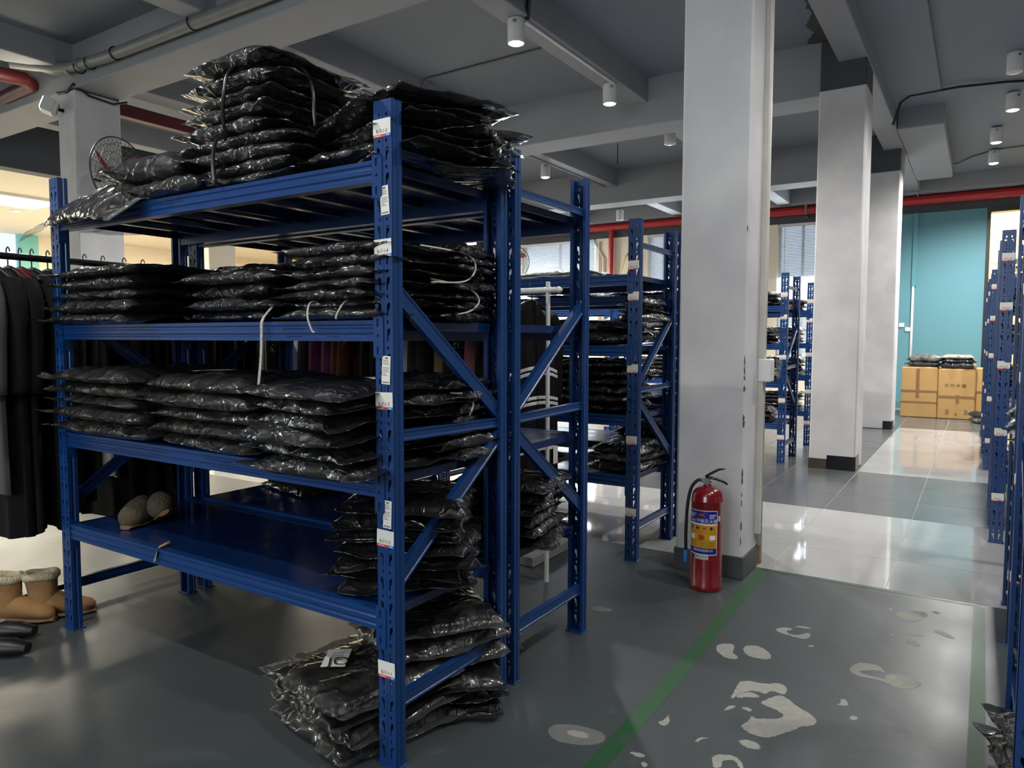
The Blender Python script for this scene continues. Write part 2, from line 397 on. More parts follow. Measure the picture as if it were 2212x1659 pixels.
def deck_mesh(n=2):
    ln = (RL-2*PW+.05)/n-.005; dp = RD-2*.035
    m = MB(); m.cbox(0, dp, 0, ln, -.004, 0, .0015)
    for xa in (0, dp-.002): m.box(xa, xa+.002, 0, ln, -.03, -.003)
    for ya in (0, ln-.002): m.box(0, dp, ya, ya+.002, -.03, -.003)
    return m.mesh('shelf_panel'), ln, dp
DECKM, DLN, DDP = deck_mesh(); DECKM.materials.append(DECK)
RIB = MB().prism([(0, 0), (.004, -.02), (.034, -.02), (.038, 0)], ((0.004, 0, 0), (0, 1, 0), (0, 0, 1), (1, 0, 0)), DDP-.008).mesh('stiffening_rib'); RIB.materials.append(DECK)
def channel(p, q, width, depth, name):
    """C channel from p to q, open side facing +y (inwards)"""
    p, q = Vector(p), Vector(q); d = (q-p); L = d.length; d.normalize()
    A = Vector((0, 1, 0)).cross(d).normalized(); h = width/2; t = .002
    prof = [(-h, depth), (-h, 0), (-h+.006, 0), (-h+.009, .003), (h-.009, .003), (h-.006, 0), (h, 0), (h, depth), (h-t, depth), (h-t, t), (h-.007, .002), (h-.0095, .005), (-h+.0095, .005), (-h+.007, .002), (-h+t, t), (-h+t, depth)]
    return MB().prism(prof, (p, A, (0, 1, 0), d), L).mesh(name)
XA, XB = .018, RD-.018
BR = {}
for nm, a, b, wd in (('bottom', (XA, .2), (XB, .2), .045), ('middle', (XA, 1.018), (XB, 1.008), .034), ('top', (XA, 1.853), (XB, 1.853), .03), ('upper', (XA, 1.46), (XB, 1.035), .048), ('lower', (XB, .965), (XA, .565), .048)):
    for s in (1, -1):
        me = channel((a[0], 0, a[1]), (b[0], 0, b[1]), wd, .022, 'brace')
        if s < 0:
            for v in me.vertices: v.co.y *= -1
            me.flip_normals()
        me.materials.append(BLUE); BR[nm, s] = me
SIDE_IN = .012
def sticker(kind, text='', tilt=0):
    """location label / care label; local a = to the viewer's right, b = up"""
    m = MB()
    def q(a0, a1, b0, b1, mi, lift=0): m.add([(a0, b0, lift), (a1, b0, lift), (a1, b1, lift), (a0, b1, lift)], [(0, 1, 2, 3)], mi)
    if kind == 'loc':
        q(-.034, .034, -.018, .026, 0)
        m.add([(-.034, -.026, 0), (.008, -.026, 0), (.014, -.018, 0), (-.034, -.018, 0)], [(0, 1, 2, 3)], 1)
        m.add([(.008, -.026, 0), (.034, -.026, 0), (.034, -.018, 0), (.014, -.018, 0)], [(0, 1, 2, 3)], 2)
        vs, fs = text_geo(text, .0105); m.add([(x, y-.0135, .0004) for x, y, _ in vs], fs, 3)
        for a in (-.026, -.02, -.014, -.008): q(a, a+.004, -.0235, -.0205, 4, .0004)
        for a in (.018, .024): q(a, a+.004, -.0235, -.0205, 4, .0004)
    else:
        q(-.0165, .0165, -.042, .042, 0)
        q(-.005, .006, .034, .0375, 3, .0004)
        rr = random.Random(5)
        for k in range(9):
            b = .028-k*.0055
            if k == 3: continue
            q(-.0135, -.0135+rr.uniform(.012, .026), b, b+.002, 5, .0004)
        for k in range(4): q(-.012+k*.0065, -.008+k*.0065, -.038, -.034, 3, .0004)
    c, s = math.cos(math.radians(tilt)), math.sin(math.radians(tilt))
    m.v = [(a*c-b*s, a*s+b*c, l) for a, b, l in m.v]
    # stand the sheet on the web: right = -y, up = z, out = -x
    m.v = [(-l-.0016, -a, b) for a, b, l in m.v]
    me = m.mesh('sticker')
    for mm in (PAPER, LRED, LBLUE, INK, INKW, INKG): me.materials.append(mm)
    return me
def rack(label, x0, yr, levels, prefix=None, lz=None, group='blue storage racks', care=(), flip=False):
    r = empty('storage_rack', (x0, yr, 0)); tag(r, label, 'rack', group)
    for sx in (0, 1):
        for sy in (0, 1):
            p = sub('upright_post', POST, None, r, (sx*RD, PW/2 if not sy else RL-PW/2, 0), (0, 0, math.pi*sx))
            sub('foot_plate', FOOT, None, p)
    for nm, n2 in (('bottom', 'horizontal_brace'), ('middle', 'horizontal_brace'), ('top', 'horizontal_brace'), ('upper', 'diagonal_brace'), ('lower', 'diagonal_brace')):
        q1 = sub(n2, BR[nm, 1], None, r, (RD if flip else 0, SIDE_IN, 0)); q2 = sub(n2, BR[nm, -1], None, r, (RD if flip else 0, RL-SIDE_IN, 0))
        if flip: q1.scale = q2.scale = (-1, 1, 1)
    for z in levels:
        for sx in (0, 1):
            b = sub('shelf_beam', BEAM, None, r, (RD*sx, RL*sx, z), (0, 0, math.pi*sx))
            c = sub('beam_connector', CONN, None, b, (0, PW, 0))
            c2 = sub('beam_connector', CONN, None, b, (0, RL-PW, 0)); c2.scale = (1, -1, 1)
        for k in range(2):
            d = sub('shelf_panel', DECKM, None, r, (.035, PW-.025+k*(DLN+.005), z-.001))
            for j in range(4): sub('stiffening_rib', RIB, None, d, (0, .1+j*.21, -.004))
    if prefix:
        for k, z in enumerate(lz):
            sub('location_label', sticker('loc', f'{prefix}-{k+1}', random.uniform(-2, 2)), None, r, (0, PW/2+.002, z))
    for z, t in care: sub('care_sticker', sticker('care', tilt=t), None, r, (-.0005, .03, z))
    return r

# ------------------------------------------------------------------ bags of clothes
def bag_mesh(L, W, T, seed, nx=58, ny=44, fp=.06, fn=.03, amp=1.0, fat=.42, curl=0.0, front=0.0, side=.006, tipfront=False):
    rs = np.random.RandomState(seed)
    u = np.linspace(-1, 1, nx); v = np.linspace(-1, 1, ny); U, V = np.meshgrid(u, v, indexing='ij')
    X, Y = U*L/2, V*W/2
    e = seed*1.37
    X = X+noise2(V*2.2+e, U*.8, seed)*.018*np.abs(U)**3*np.sign(U)*np.sign(U)
    Y = Y+noise2(U*2.4+e, V*.8+9, seed+1)*.022*np.abs(V)**3
    cx = (fn-fp)/2; hx = L/2-(fp+fn)/2; hy = W/2-side
    s = np.clip(np.abs((X-cx)/hx), 0, 1); t = np.clip(np.abs(Y/hy), 0, 1)
    p = ((1-s**4.5)*(1-t**6))**fat
    lump = 1+.28*noise2(X*5+e, Y*5+3, seed+2)
    # folds: creases that start at the seam and run inwards, alternately raised and sunk
    fold = np.zeros_like(X)
    for k in range(int(16*amp)):
        if rs.rand() < .6: x0, y0 = rs.choice([-1, 1])*L/2, rs.uniform(-.5, .5)*W
        else: x0, y0 = rs.uniform(-.5, .5)*L, rs.choice([-1, 1])*W/2
        an = math.atan2(-y0*1.2, -x0)+rs.uniform(-.7, .7); ln = rs.uniform(.12, .34); wd = rs.uniform(.007, .016)
        dx, dy = X-x0, Y-y0; al = dx*math.cos(an)+dy*math.sin(an); ac = -dx*math.sin(an)+dy*math.cos(an)+.02*np.sin(al*18+k)
        fold += np.where((al > -.02) & (al < ln), 1, 0)*np.clip(1-al/ln, 0, 1)*np.exp(-(ac/wd)**2)*rs.choice([1, 1, -.8])*rs.uniform(.004, .009)
    wx = X+.05*noise2(X*5+1, Y*5+e, seed+3); wy = Y+.05*noise2(X*5+7, Y*5+e, seed+4)
    fold += np.clip(1-np.abs(noise2(wx*4+e, wy*8, seed+5))*6, 0, 1)**1.5*.003*amp
    edge = np.clip(1-p, 0, 1)
    wave = noise2(X*4.5+e, Y*4.5+5, seed+7)*.016*edge*np.clip((s-.5)*2, .15, 1)*amp+noise2(X*11+e, Y*9, seed+8)*.004*edge*amp
    rim = .36*T+wave+curl*np.clip(np.abs(U)-.6, 0, 1)**2
    rim = rim-front*np.clip(Y-(W/2-.13), 0, 1)
    top = rim+.64*T*p*lump+fold*np.where(p > .02, 1, .6)
    bot = rim-.36*T*p-.0015
    top = np.maximum(top, bot+.0012)
    if tipfront:    # the loose end is drawn forward past the post
        k = np.clip((X-(L/2-fp-.03))/.05, 0, 1); k = k*k*(3-2*k); Y = Y*(1-.78*k)+(W/2-.055)*k
    M = MB(); n = nx*ny
    vt = np.stack([X, Y, top], -1).reshape(-1, 3); vb = np.stack([X, Y, bot], -1)
    idb = np.full((nx, ny), -1); extra = []
    for i in range(nx):
        for j in range(ny):
            if i in (0, nx-1) or j in (0, ny-1): idb[i, j] = i*ny+j
            else: idb[i, j] = n+len(extra); extra.append(vb[i, j])
    V_ = np.concatenate([vt, np.array(extra)]); F = []; MI = []
    body = p > .03
    for i in range(nx-1):
        for j in range(ny-1):
            a, b, c, d = i*ny+j, (i+1)*ny+j, (i+1)*ny+j+1, i*ny+j+1
            out = 0 if (body[i, j] or body[i+1, j] or body[i+1, j+1] or body[i, j+1]) else 1
            F.append((a, b, c, d)); MI.append(out)
            F.append((idb[i, j], idb[i, j+1], idb[i+1, j+1], idb[i+1, j])); MI.append(out)
    me = bpy.data.meshes.new('clothing_bag'); me.from_pydata(V_.tolist(), [], [tuple(int(k) for k in f) for f in F])
    me.polygons.foreach_set('material_index', MI); me.polygons.foreach_set('use_smooth', [True]*len(F)); me.update()
    return me
_seed = [100]
LOWBAG = {}
def bag(x, y, z, L, W, T, rot, style, label, group, low=False, tilt=(0, 0), film=None, **kw):
    film = film or (FILM if style not in ('black', 'char', 'navy') else FILMB)
    if low:
        k = (style, _seed[0] % 4)
        if k not in LOWBAG:
            me = bag_mesh(.5, .36, .05, _seed[0], 20, 15, .05, .03); me.materials.append(BAGS[style]); me.materials.append(film); LOWBAG[k] = me
        me = LOWBAG[k]; o = obj('clothing_bag', me, None, None, (x, y, z), (0, 0, math.radians(rot))); o.scale = (L/.5, W/.36, T/.05)
    else:
        me = bag_mesh(L, W, T, _seed[0], **kw); me.materials.append(BAGS[style]); me.materials.append(film)
        o = obj('clothing_bag', me, None, None, (x, y, z), (math.radians(tilt[0]), math.radians(tilt[1]), math.radians(rot)))
    _seed[0] += 1
    tag(o, label, 'bag', group); return o
def pile(x, y, z, n, L, W, T, desc, style='black', rot=90, jit=.02, jrot=5, low=False, nest=.84, styles=None, **kw):
    rr = random.Random(int(x*1000+y*77+z*13)); zz = z+.001; out = []
    for k in range(n):
        st = styles[k % len(styles)] if styles else style
        t = T*rr.uniform(.8, 1.22)
        col = {'black': 'black', 'char': 'charcoal', 'camo': 'mottled grey', 'silver': 'silver grey', 'cream': 'cream', 'maroon': 'maroon', 'pink': 'pink', 'brown': 'brown', 'navy': 'navy', 'yellow': 'yellow', 'white': 'white'}[st]
        lab = f'{col} bag of clothes, {ORD[k]} from the bottom {desc}' if n > 1 else f'{col} bag of clothes {desc}'
        out.append(bag(x+rr.uniform(-jit, jit), y+rr.uniform(-jit, jit), zz, L*rr.uniform(.93, 1.05), W*rr.uniform(.93, 1.04), t, rot+rr.uniform(-jrot, jrot), st, lab, 'bags of clothes on the racks', low=low, **({**kw, 'fp': kw['fp']*rr.uniform(.55, 1.05)} if 'fp' in kw else kw)))
        zz += t*nest
    return out, zz

def surface_z(o, x, y):
    """height of the bag's top surface under a world point"""
    M = o.matrix_basis; n = len(o.data.vertices); co = np.empty(n*3); o.data.vertices.foreach_get('co', co); co = co.reshape(-1, 3)
    R = np.array(M)[:3, :3]; W_ = co@R.T+np.array(M)[:3, 3]
    d = (W_[:, 0]-x)**2+(W_[:, 1]-y)**2; k = d < .02**2
    return W_[k, 2].max() if k.any() else W_[np.argmin(d), 2]

# ------------------------------------------------------------------ the room
random.seed(7)
def floor_mat():
    m = mat('epoxy_floor_grey', (69, 75, 77), .38, spec=.35, bump=.12, bscale=14, bdetail=8, var=.45, vscale=1.3, var_rgb=(57, 62, 63), rvar=.05)
    return m
EPOXY = floor_mat()
GROUT = mat('tile_grout', (176, 174, 166), .8)
def tile_mat(name, rgb, rgb2, rough, vein):
    m = mat(name, rgb, rough, spec=.5, var=.8, vscale=2.2, var_rgb=rgb2, rvar=.02); return m
TW = tile_mat('polished_white_tile', (166, 166, 165), (154, 154, 154), .06, 0)
TD = tile_mat('dark_stone_tile', (84, 86, 88), (70, 73, 76), .22, 0)
fl = MB().box(-4, 4.2, -6, 18, -.2, 0).build('floor', EPOXY); struct(fl, 'grey painted screed floor')
ft = MB().box(4.2, 17.6, -6, 18, -.2, -.0025).build('floor', GROUT); struct(ft, 'tiled floor beyond the column')
def tiles(x0, x1, nx, y0, ny, m, nm):
    dx = (x1-x0)/nx; me = MB().cbox(.0015, dx-.0015, .0015, .5985, -.012, 0, .0012).mesh(nm); me.materials.append(m)
    for i in range(nx):
        for j in range(ny): sub('floor_tile', me, None, ft, (x0+i*dx, y0+j*.6, random.uniform(-.0004, .0003)))
tiles(4.2, 5.95, 3, -1.43, 18, TW, 'floor_tile'); tiles(5.95, 7.84, 3, -1.43, 12, TD, 'floor_tile')
tiles(7.84, 12.1, 7, -.83, 3, TW, 'floor_tile'); tiles(12.1, 15.6, 6, -.83, 3, TD, 'floor_tile'); tiles(7.84, 15.04, 12, .97, 6, TD, 'floor_tile')
for a in ((4.2, 7.84, 9.37, 18), (7.84, 17.6, 4.57, 18), (4.2, 17.6, -6, -1.43)):
    s_ = MB().box(a[0], a[1], a[2], a[3], -.012, -.0005).build('floor', TD if a[0] > 7 else TW); struct(s_, 'far tiled floor')
CHIPS = {'a':[(2.988,0.898),(3.035,0.896),(3.063,0.863),(3.059,0.836),(3.005,0.825),(2.974,0.822),(2.959,0.797),(2.928,0.785),(2.912,0.823),(2.93,0.86)],'b':[(3.041,0.797),(3.084,0.795),(3.105,0.755),(3.089,0.715),(3.045,0.683),(3.004,0.671),(2.981,0.711),(2.98,0.749),(2.999,0.777)],'c':[(3.327,0.734),(3.371,0.711),(3.388,0.673),(3.365,0.663),(3.344,0.687),(3.311,0.671),(3.315,0.635),(3.348,0.614),(3.378,0.591),(3.329,0.58),(3.285,0.593),(3.29,0.639),(3.3,0.7)],'c2':[(3.409,0.668),(3.438,0.641),(3.439,0.594),(3.419,0.598),(3.412,0.636)],'d':[(3.82,0.295),(3.882,0.279),(3.926,0.232),(3.948,0.174),(3.895,0.159),(3.828,0.176),(3.767,0.212),(3.778,0.252)],'d2':[(3.956,0.151),(3.99,0.135),(3.972,0.112),(3.944,0.12)],'d3':[(3.882,0.33),(3.91,0.319),(3.89,0.303),(3.862,0.314)],'e':[(3.068,0.391),(3.134,0.383),(3.166,0.363),(3.184,0.318),(3.169,0.281),(3.119,0.261),(3.134,0.289),(3.106,0.332),(3.077,0.36),(3.063,0.327),(3.067,0.282),(3.061,0.252),(3.092,0.27),(3.14,0.229),(3.148,0.177),(3.096,0.134),(3.033,0.162),(3.005,0.217),(3.042,0.265),(3.04,0.309),(3.033,0.354)],'f':[(2.575,0.717),(2.67,0.724),(2.729,0.728),(2.761,0.704),(2.766,0.665),(2.773,0.635),(2.809,0.599),(2.795,0.565),(2.751,0.555),(2.717,0.563),(2.732,0.594),(2.716,0.617),(2.682,0.617),(2.701,0.653),(2.67,0.688),(2.625,0.704)],'f2':[(2.626,0.708),(2.675,0.681),(2.672,0.638),(2.65,0.63),(2.632,0.67),(2.602,0.697)],'g':[(2.614,0.619),(2.663,0.601),(2.706,0.58),(2.71,0.55),(2.666,0.511),(2.641,0.466),(2.617,0.437),(2.59,0.422),(2.549,0.431),(2.522,0.468),(2.496,0.47),(2.443,0.507),(2.399,0.531),(2.383,0.565),(2.389,0.605),(2.418,0.64),(2.462,0.618),(2.508,0.626),(2.493,0.6),(2.516,0.573),(2.538,0.531),(2.569,0.524),(2.598,0.559),(2.6,0.593)],'h':[(2.481,0.712),(2.53,0.711),(2.547,0.686),(2.524,0.687),(2.501,0.703)],'i':[(2.544,0.67),(2.559,0.639),(2.536,0.628),(2.528,0.646)],'j':[(2.322,0.618),(2.347,0.594),(2.344,0.556),(2.314,0.542),(2.297,0.561),(2.299,0.595)],'k':[(2.19,0.663),(2.223,0.629),(2.227,0.596),(2.206,0.573),(2.18,0.558),(2.17,0.573),(2.199,0.585),(2.204,0.609),(2.179,0.626),(2.141,0.618),(2.129,0.637),(2.157,0.649)],'l':[(2.286,0.88),(2.32,0.866),(2.363,0.867),(2.307,0.847),(2.279,0.847),(2.275,0.864)],'m':[(2.239,0.733),(2.27,0.732),(2.288,0.698),(2.266,0.719),(2.24,0.725)],'n':[(2.067,0.89),(2.082,0.861),(2.079,0.837),(2.061,0.838),(2.055,0.865)],'o':[(2.034,0.834),(2.046,0.825),(2.035,0.812),(2.018,0.812),(2.016,0.825)],'p':[(2.747,0.388),(2.774,0.374),(2.807,0.381),(2.805,0.364),(2.781,0.348),(2.758,0.357)],'q':[(2.675,0.335),(2.706,0.319),(2.686,0.306),(2.663,0.32)],'r':[(3.092,1.547),(3.153,1.53),(3.149,1.459),(3.13,1.438),(3.083,1.484)],'s':[(3.508,0.223),(3.547,0.205),(3.506,0.165),(3.475,0.172),(3.473,0.196)],'t':[(3.609,0.228),(3.632,0.194),(3.62,0.156),(3.602,0.163),(3.599,0.2)],'u':[(3.705,0.135),(3.734,0.098),(3.675,0.051),(3.648,0.042),(3.651,0.079)],'v':[(2.061,1.186),(2.12,1.122),(2.129,0.985),(2.038,0.984),(1.982,1.128)],'w':[(2.056,1.12),(2.091,1.09),(2.083,1.03),(2.047,1.051)],'x':[(3.226,0.573),(3.243,0.559),(3.234,0.546),(3.211,0.56)],'y':[(3.544,0.293),(3.565,0.278),(3.544,0.272),(3.527,0.286)],'z':[(3.663,0.243),(3.684,0.234),(3.668,0.226),(3.649,0.238)],'L1':[(1.902,3.558),(1.971,3.547),(1.988,3.403),(1.909,3.356),(1.893,3.458)],'L2':[(1.904,1.495),(1.945,1.486),(1.941,1.453),(1.909,1.459)]}
for k, pts in CHIPS.items():
    sub('worn_patch', MB().poly(ragged(pts, len(k)+len(pts), 2, .0025), 0, .0011 if k == 'w' else .0006).mesh('worn_patch'), CHIPD if k in ('v', 'r', 'L1', 'L2') else CHIP, fl)
def strip(pts, wd, nm, lab, m=GREEN):
    b = MB()
    for (xa, ya), (xb, yb) in zip(pts[:-1], pts[1:]):
        d = Vector((xb-xa, yb-ya, 0)).normalized(); n_ = Vector((-d.y, d.x, 0))*wd/2
        b.add([(xa-n_.x, ya-n_.y, .0009), (xb-n_.x, yb-n_.y, .0009), (xb+n_.x, yb+n_.y, .0009), (xa+n_.x, ya+n_.y, .0009)], [(0, 1, 2, 3)])
    o = b.build(nm, m); o['kind'] = 'structure'; o['label'] = lab; return o
strip([(1.0, .945), (2.6, .945), (4.17, .99)], .062, 'floor_marking', 'long green painted line running past the column')
strip([(4.175, 1.0), (4.172, -.05)], .022, 'floor_marking', 'thin green line along the tile edge')
strip([(4.16, -.045), (3.0, -.04), (1.6, -.03)], .05, 'floor_marking', 'green painted line beside the aisle racks')

# ceiling and beams
struct(MB().box(-4, 15.7, -6, 11, 4.25, 4.4).build('ceiling', GREYP), 'dark grey painted concrete ceiling')
struct(MB().cbox(4.34, 10.05, .48, 1.02, 4.205, 4.26, .006).build('ceiling_slab', GREYP), 'shallow dropped strip of ceiling')
for i, (xa, xb, zb) in enumerate(((-.3, .17, 3.83), (3.87, 4.34, 3.83), (7.85, 8.32, 3.73), (11.8, 12.25, 3.70), (15.2, 15.6, 3.98))):
    struct(MB().cbox(xa, xb, 1.02 if 3 < xa < 15 else -6, 11.02, zb, 4.26, .008).build('ceiling_beam', GREYB), f'deep grey cross beam')
for ya, yb, zb in ((1.0, 1.26, 4.02), (3.25, 3.49, 3.98), (5.44, 5.68, 3.98), (7.78, 8.1, 4.0), (9.9, 10.15, 3.98)):
    struct(MB().cbox(-4, 15.3, ya, yb, zb, 4.26, .008).build('ceiling_beam', GREYB), 'grey beam running the length of the room')
struct(MB().cbox(10.65, 14.2, .47, .99, 4.0, 4.26, .01).build('ceiling_box_beam', GREYB), 'boxed out grey ceiling section')
struct(MB().box(-4, 17.6, 11, 11.25, 3.58, 4.4).build('wall_soffit', GREYD), 'dark soffit above the showroom opening')
struct(MB().box(-4, 17.6, 11.25, 18, 3.58, 3.75).build('ceiling', CREAM), 'cream showroom ceiling')
# columns
def column(x0, x1, y0, y1, zw, lab, skirt=True, m=WHITEP):
    n = 14; b = MB()
    c = MB().cbox(x0, x1, y0, y1, 0, zw, .012).build('column', m); struct(c, lab)
    sub('column_head', MB().cbox(x0+.004, x1-.004, y0+.006, y1-.006, zw-.02, 4.25, .01).mesh('column_head'), GREYD, c)
    return c
c1 = column(3.925, 4.29, 1.045, 1.42, 3.85, 'tall white plastered column behind the fire extinguisher')
sub('skirting', MB().cbox(3.917, 4.24, 1.037, 1.428, 0, .125, .004).mesh('skirting'), SKIRT, c1)
sub('skirting', MB().cbox(4.27, 4.3, 1.03, 1.05, 0, .16, .003).mesh('skirting'), mat('bare_wood', (150, 120, 84), .7, var=.5, vscale=20), c1)
c2 = column(7.825, 8.31, 1.0, 1.43, 3.77, 'white column in the middle of the column row')
sub('skirting', MB().cbox(7.817, 8.05, .992, 1.26, 0, .14, .003).mesh('skirting'), mat('black_skirting_tile', (18, 20, 24), .25), c2)
sub('skirting', MB().cbox(7.818, 8.0, 1.262, 1.436, 0, .1, .003).mesh('skirting'), mat('brown_skirting_tile', (70, 58, 46), .5, var=.4, vscale=20), c2)
c3 = column(11.77, 12.25, 1.035, 1.46, 3.72, 'farthest white column in front of the teal wall')
sub('skirting', MB().cbox(11.76, 12.0, 1.028, 1.15, 0, .12, .003).mesh('skirting'), MATS['black_skirting_tile'], c3)
column(3.87, 4.34, 7.78, 8.12, 3.82, 'white column carrying the caged wall fan')
column(7.85, 8.31, 7.78, 8.2, 3.75, 'white column behind the rows of racks'); column(11.75, 12.2, 7.78, 8.2, 3.7, 'white column near the far windows')
column(7.85, 8.4, 11.4, 12.1, 3.58, 'pale showroom column', m=CREAM)
# column 1: conduit trunk and junction box
t = empty('cable_trunking', (4.2, 1.045, 0)); tag(t, 'white cable trunking with junction box on the column side', 'trunking')
sub('trunk', MB().cbox(-.035, .005, -.03, 0, .2, 3.9, .003).mesh('trunk'), mat('trunk_white', (196, 194, 186), .5, var=.3, vscale=4), t)
sub('pipe', MB().tube([(.03, -.016, .12), (.03, -.016, 3.9)], .014, 10).mesh('pipe', True), PLASTW, t)
sub('junction_box', MB().cbox(-.04, .06, -.07, 0, 1.07, 1.2, .006).mesh('junction_box'), PLASTW, t)
sub('dangling_tape', MB().add([(.06, -.075, 1.2), (.07, -.11, 1.19), (.075, -.1, 1.09), (.055, -.08, 1.1)], [(0, 1, 2, 3)]).mesh('dangling_tape'), FILMC, t)

# walls
struct(MB().box(-4, 17.6, -6.2, -6, -.2, 4.4).build('wall_right', WHITEP), 'plain wall'); struct(MB().box(-4.2, -4, -6.2, -.2, -.2, 4.4).box(-4.2, -4, 3.8, 18, -.2, 4.4).box(-4.2, -4, -.2, 3.8, -.2, 1.35).box(-4.2, -4, -.2, 3.8, 3.25, 4.4).build('wall_back', WHITEP), 'plain wall with an added, unseen window')
FW = 15.6
def wallbox(nm, y0, y1, z0, z1, m, lab): struct(MB().box(FW, FW+.2, y0, y1, z0, z1).build(nm, m), lab)
wallbox('wall_far', -6.2, 18, 3.66, 4.4, GREYD, 'dark band above the far windows')
wallbox('wall_far', -6.2, -1.5, -.2, 3.66, TEAL, 'teal wall'); wallbox('wall_far', -.03, 2.1, -.2, 3.66, TEAL, 'teal painted far wall')
wins = [(2.62, 3.57), (5.72, 6.42), (7.72, 9.78)]
ys = [2.1]+[v for p in wins for v in p]+[18]
for a, b in zip(ys[0::2], ys[1::2]): wallbox('wall_far', a, b, -.2, 3.66, CREAM, 'cream far wall')
FRAME = mat('window_frame_white', (210, 210, 208), .4); GLASS = bpy.data.materials.new('window_glass'); GLASS.use_nodes = True
g_ = GLASS.node_tree; gp = g_.nodes['Principled BSDF']; gp.inputs['Roughness'].default_value = .03; gp.inputs['Base Color'].default_value = (.8, .9, .95, 1)
gt = g_.nodes.new('ShaderNodeBsdfTransparent'); gm = g_.nodes.new('ShaderNodeMixShader'); gm.inputs[0].default_value = .12
g_.links.new(gt.outputs[0], gm.inputs[1]); g_.links.new(gp.outputs[0], gm.inputs[2]); g_.links.new(gm.outputs[0], g_.nodes['Material Output'].inputs['Surface'])
SLAT = mat('blind_slat', (205, 212, 222), .5, spec=.4)
for i, (a, b) in enumerate(wins):
    wallbox('wall_far', a, b, -.2, .9, CREAM, 'cream wall below the window')
    wn = struct(MB().box(FW+.12, FW+.13, a, b, .9, 3.66).build(f'window_{i+1}', GLASS), 'far window with white slatted blind')
    fr = MB()
    for q in ((a, a+.05, .9, 3.66), (b-.05, b, .9, 3.66), (a, b, .9, .95), (a, b, 3.61, 3.66), ((a+b)/2-.025, (a+b)/2+.025, .9, 3.66)): fr.box(FW+.1, FW+.15, *q)
    sub('window_frame', fr.mesh('window_frame'), FRAME, wn)
    bl = MB(); z = 3.6
    while z > 1.0:
        bl.add([(FW-.006, a+.04, z-.011), (FW-.006, b-.04, z-.011), (FW+.01, b-.04, z+.011), (FW+.01, a+.04, z+.011)], [(0, 1, 2, 3)]); z -= .03
    s_ = sub('blind_slats', bl.mesh('blind_slats'), SLAT, wn); s_['kind'] = 'stuff'
    sub('head_rail', MB().cbox(FW-.03, FW+.02, a+.03, b-.03, 3.6, 3.655, .004).mesh('head_rail'), FRAME, wn)
    sub('blind_cord', MB().tube([(FW-.02, b-.14, 3.6), (FW-.025, b-.15, 1.9)], .006, 6).mesh('blind_cord'), CORD, wn)
wb = struct(MB().box(-4.1, -4.09, -.2, 3.8, 1.35, 3.25).build('window_5', GLASS), 'unseen window added behind the camera to supply daylight')  # added opening, out of view, that goes with the fill daylight
sub('window_frame', MB().box(-4.12, -4.06, 1.77, 1.83, 1.35, 3.25).box(-4.12, -4.06, -.2, 3.8, 1.35, 1.4).box(-4.12, -4.06, -.2, 3.8, 3.2, 3.25).mesh('window_frame'), FRAME, wb)
# doorway into the bright room
DF = mat('door_frame_dark', (30, 32, 32), .4)
d1 = struct(MB().box(FW-.02, FW+.22, -.09, -.03, -.0, 3.66).box(FW-.02, FW+.22, -1.5, -.09, 3.58, 3.66).box(FW-.02, FW+.22, -1.5, -.09, 2.1, 2.16).box(FW-.02, FW+.22, -1.5, -1.44, 0, 3.58).build('door_1', DF), 'dark framed doorway to a bright room')
sub('pane', MB().box(FW+.08, FW+.09, -1.44, -.09, 2.16, 3.58).mesh('pane'), GLASS, d1); sub('pane', MB().box(FW+.08, FW+.09, -1.44, -.09, .02, 2.1).mesh('pane'), GLASS, d1)
struct(MB().box(17.4, 17.6, -6, 2.1, 0, 4.4).box(15.8, 17.6, 2.0, 2.1, 0, 4.4).box(15.8, 17.6, -6, 2.1, 4.0, 4.4).build('wall_inner_room', mat('wall_warm_cream', (236, 214, 164), .8)), 'warm cream room behind the doorway')
lamp('inner_room_light', 'AREA', (16.6, -.6, 3.95), 130, (1, .8, .48), (16.6, -.6, 0), 1.4, 1.4)
for k, (y_, z_, h_) in enumerate(((-.25, 3.15, .62), (-.72, 3.2, .5))):
    p = empty('wall_poster', (17.39, y_, z_)); tag(p, ['pale wall poster with blue line behind the doorway', 'narrow pale wall chart behind the doorway'][k], 'poster', None)
    sub('sheet', MB().box(-.004, 0, -.13, .13, -h_/2, h_/2).mesh('sheet'), PAPER, p)
    for j, mm in enumerate((INKG, LBLUE, INKG)): sub('print', MB().box(-.006, -.004, -.09, .09-.03*j, h_/2-.12-.09*j, h_/2-.1-.09*j).mesh('print'), mm, p)
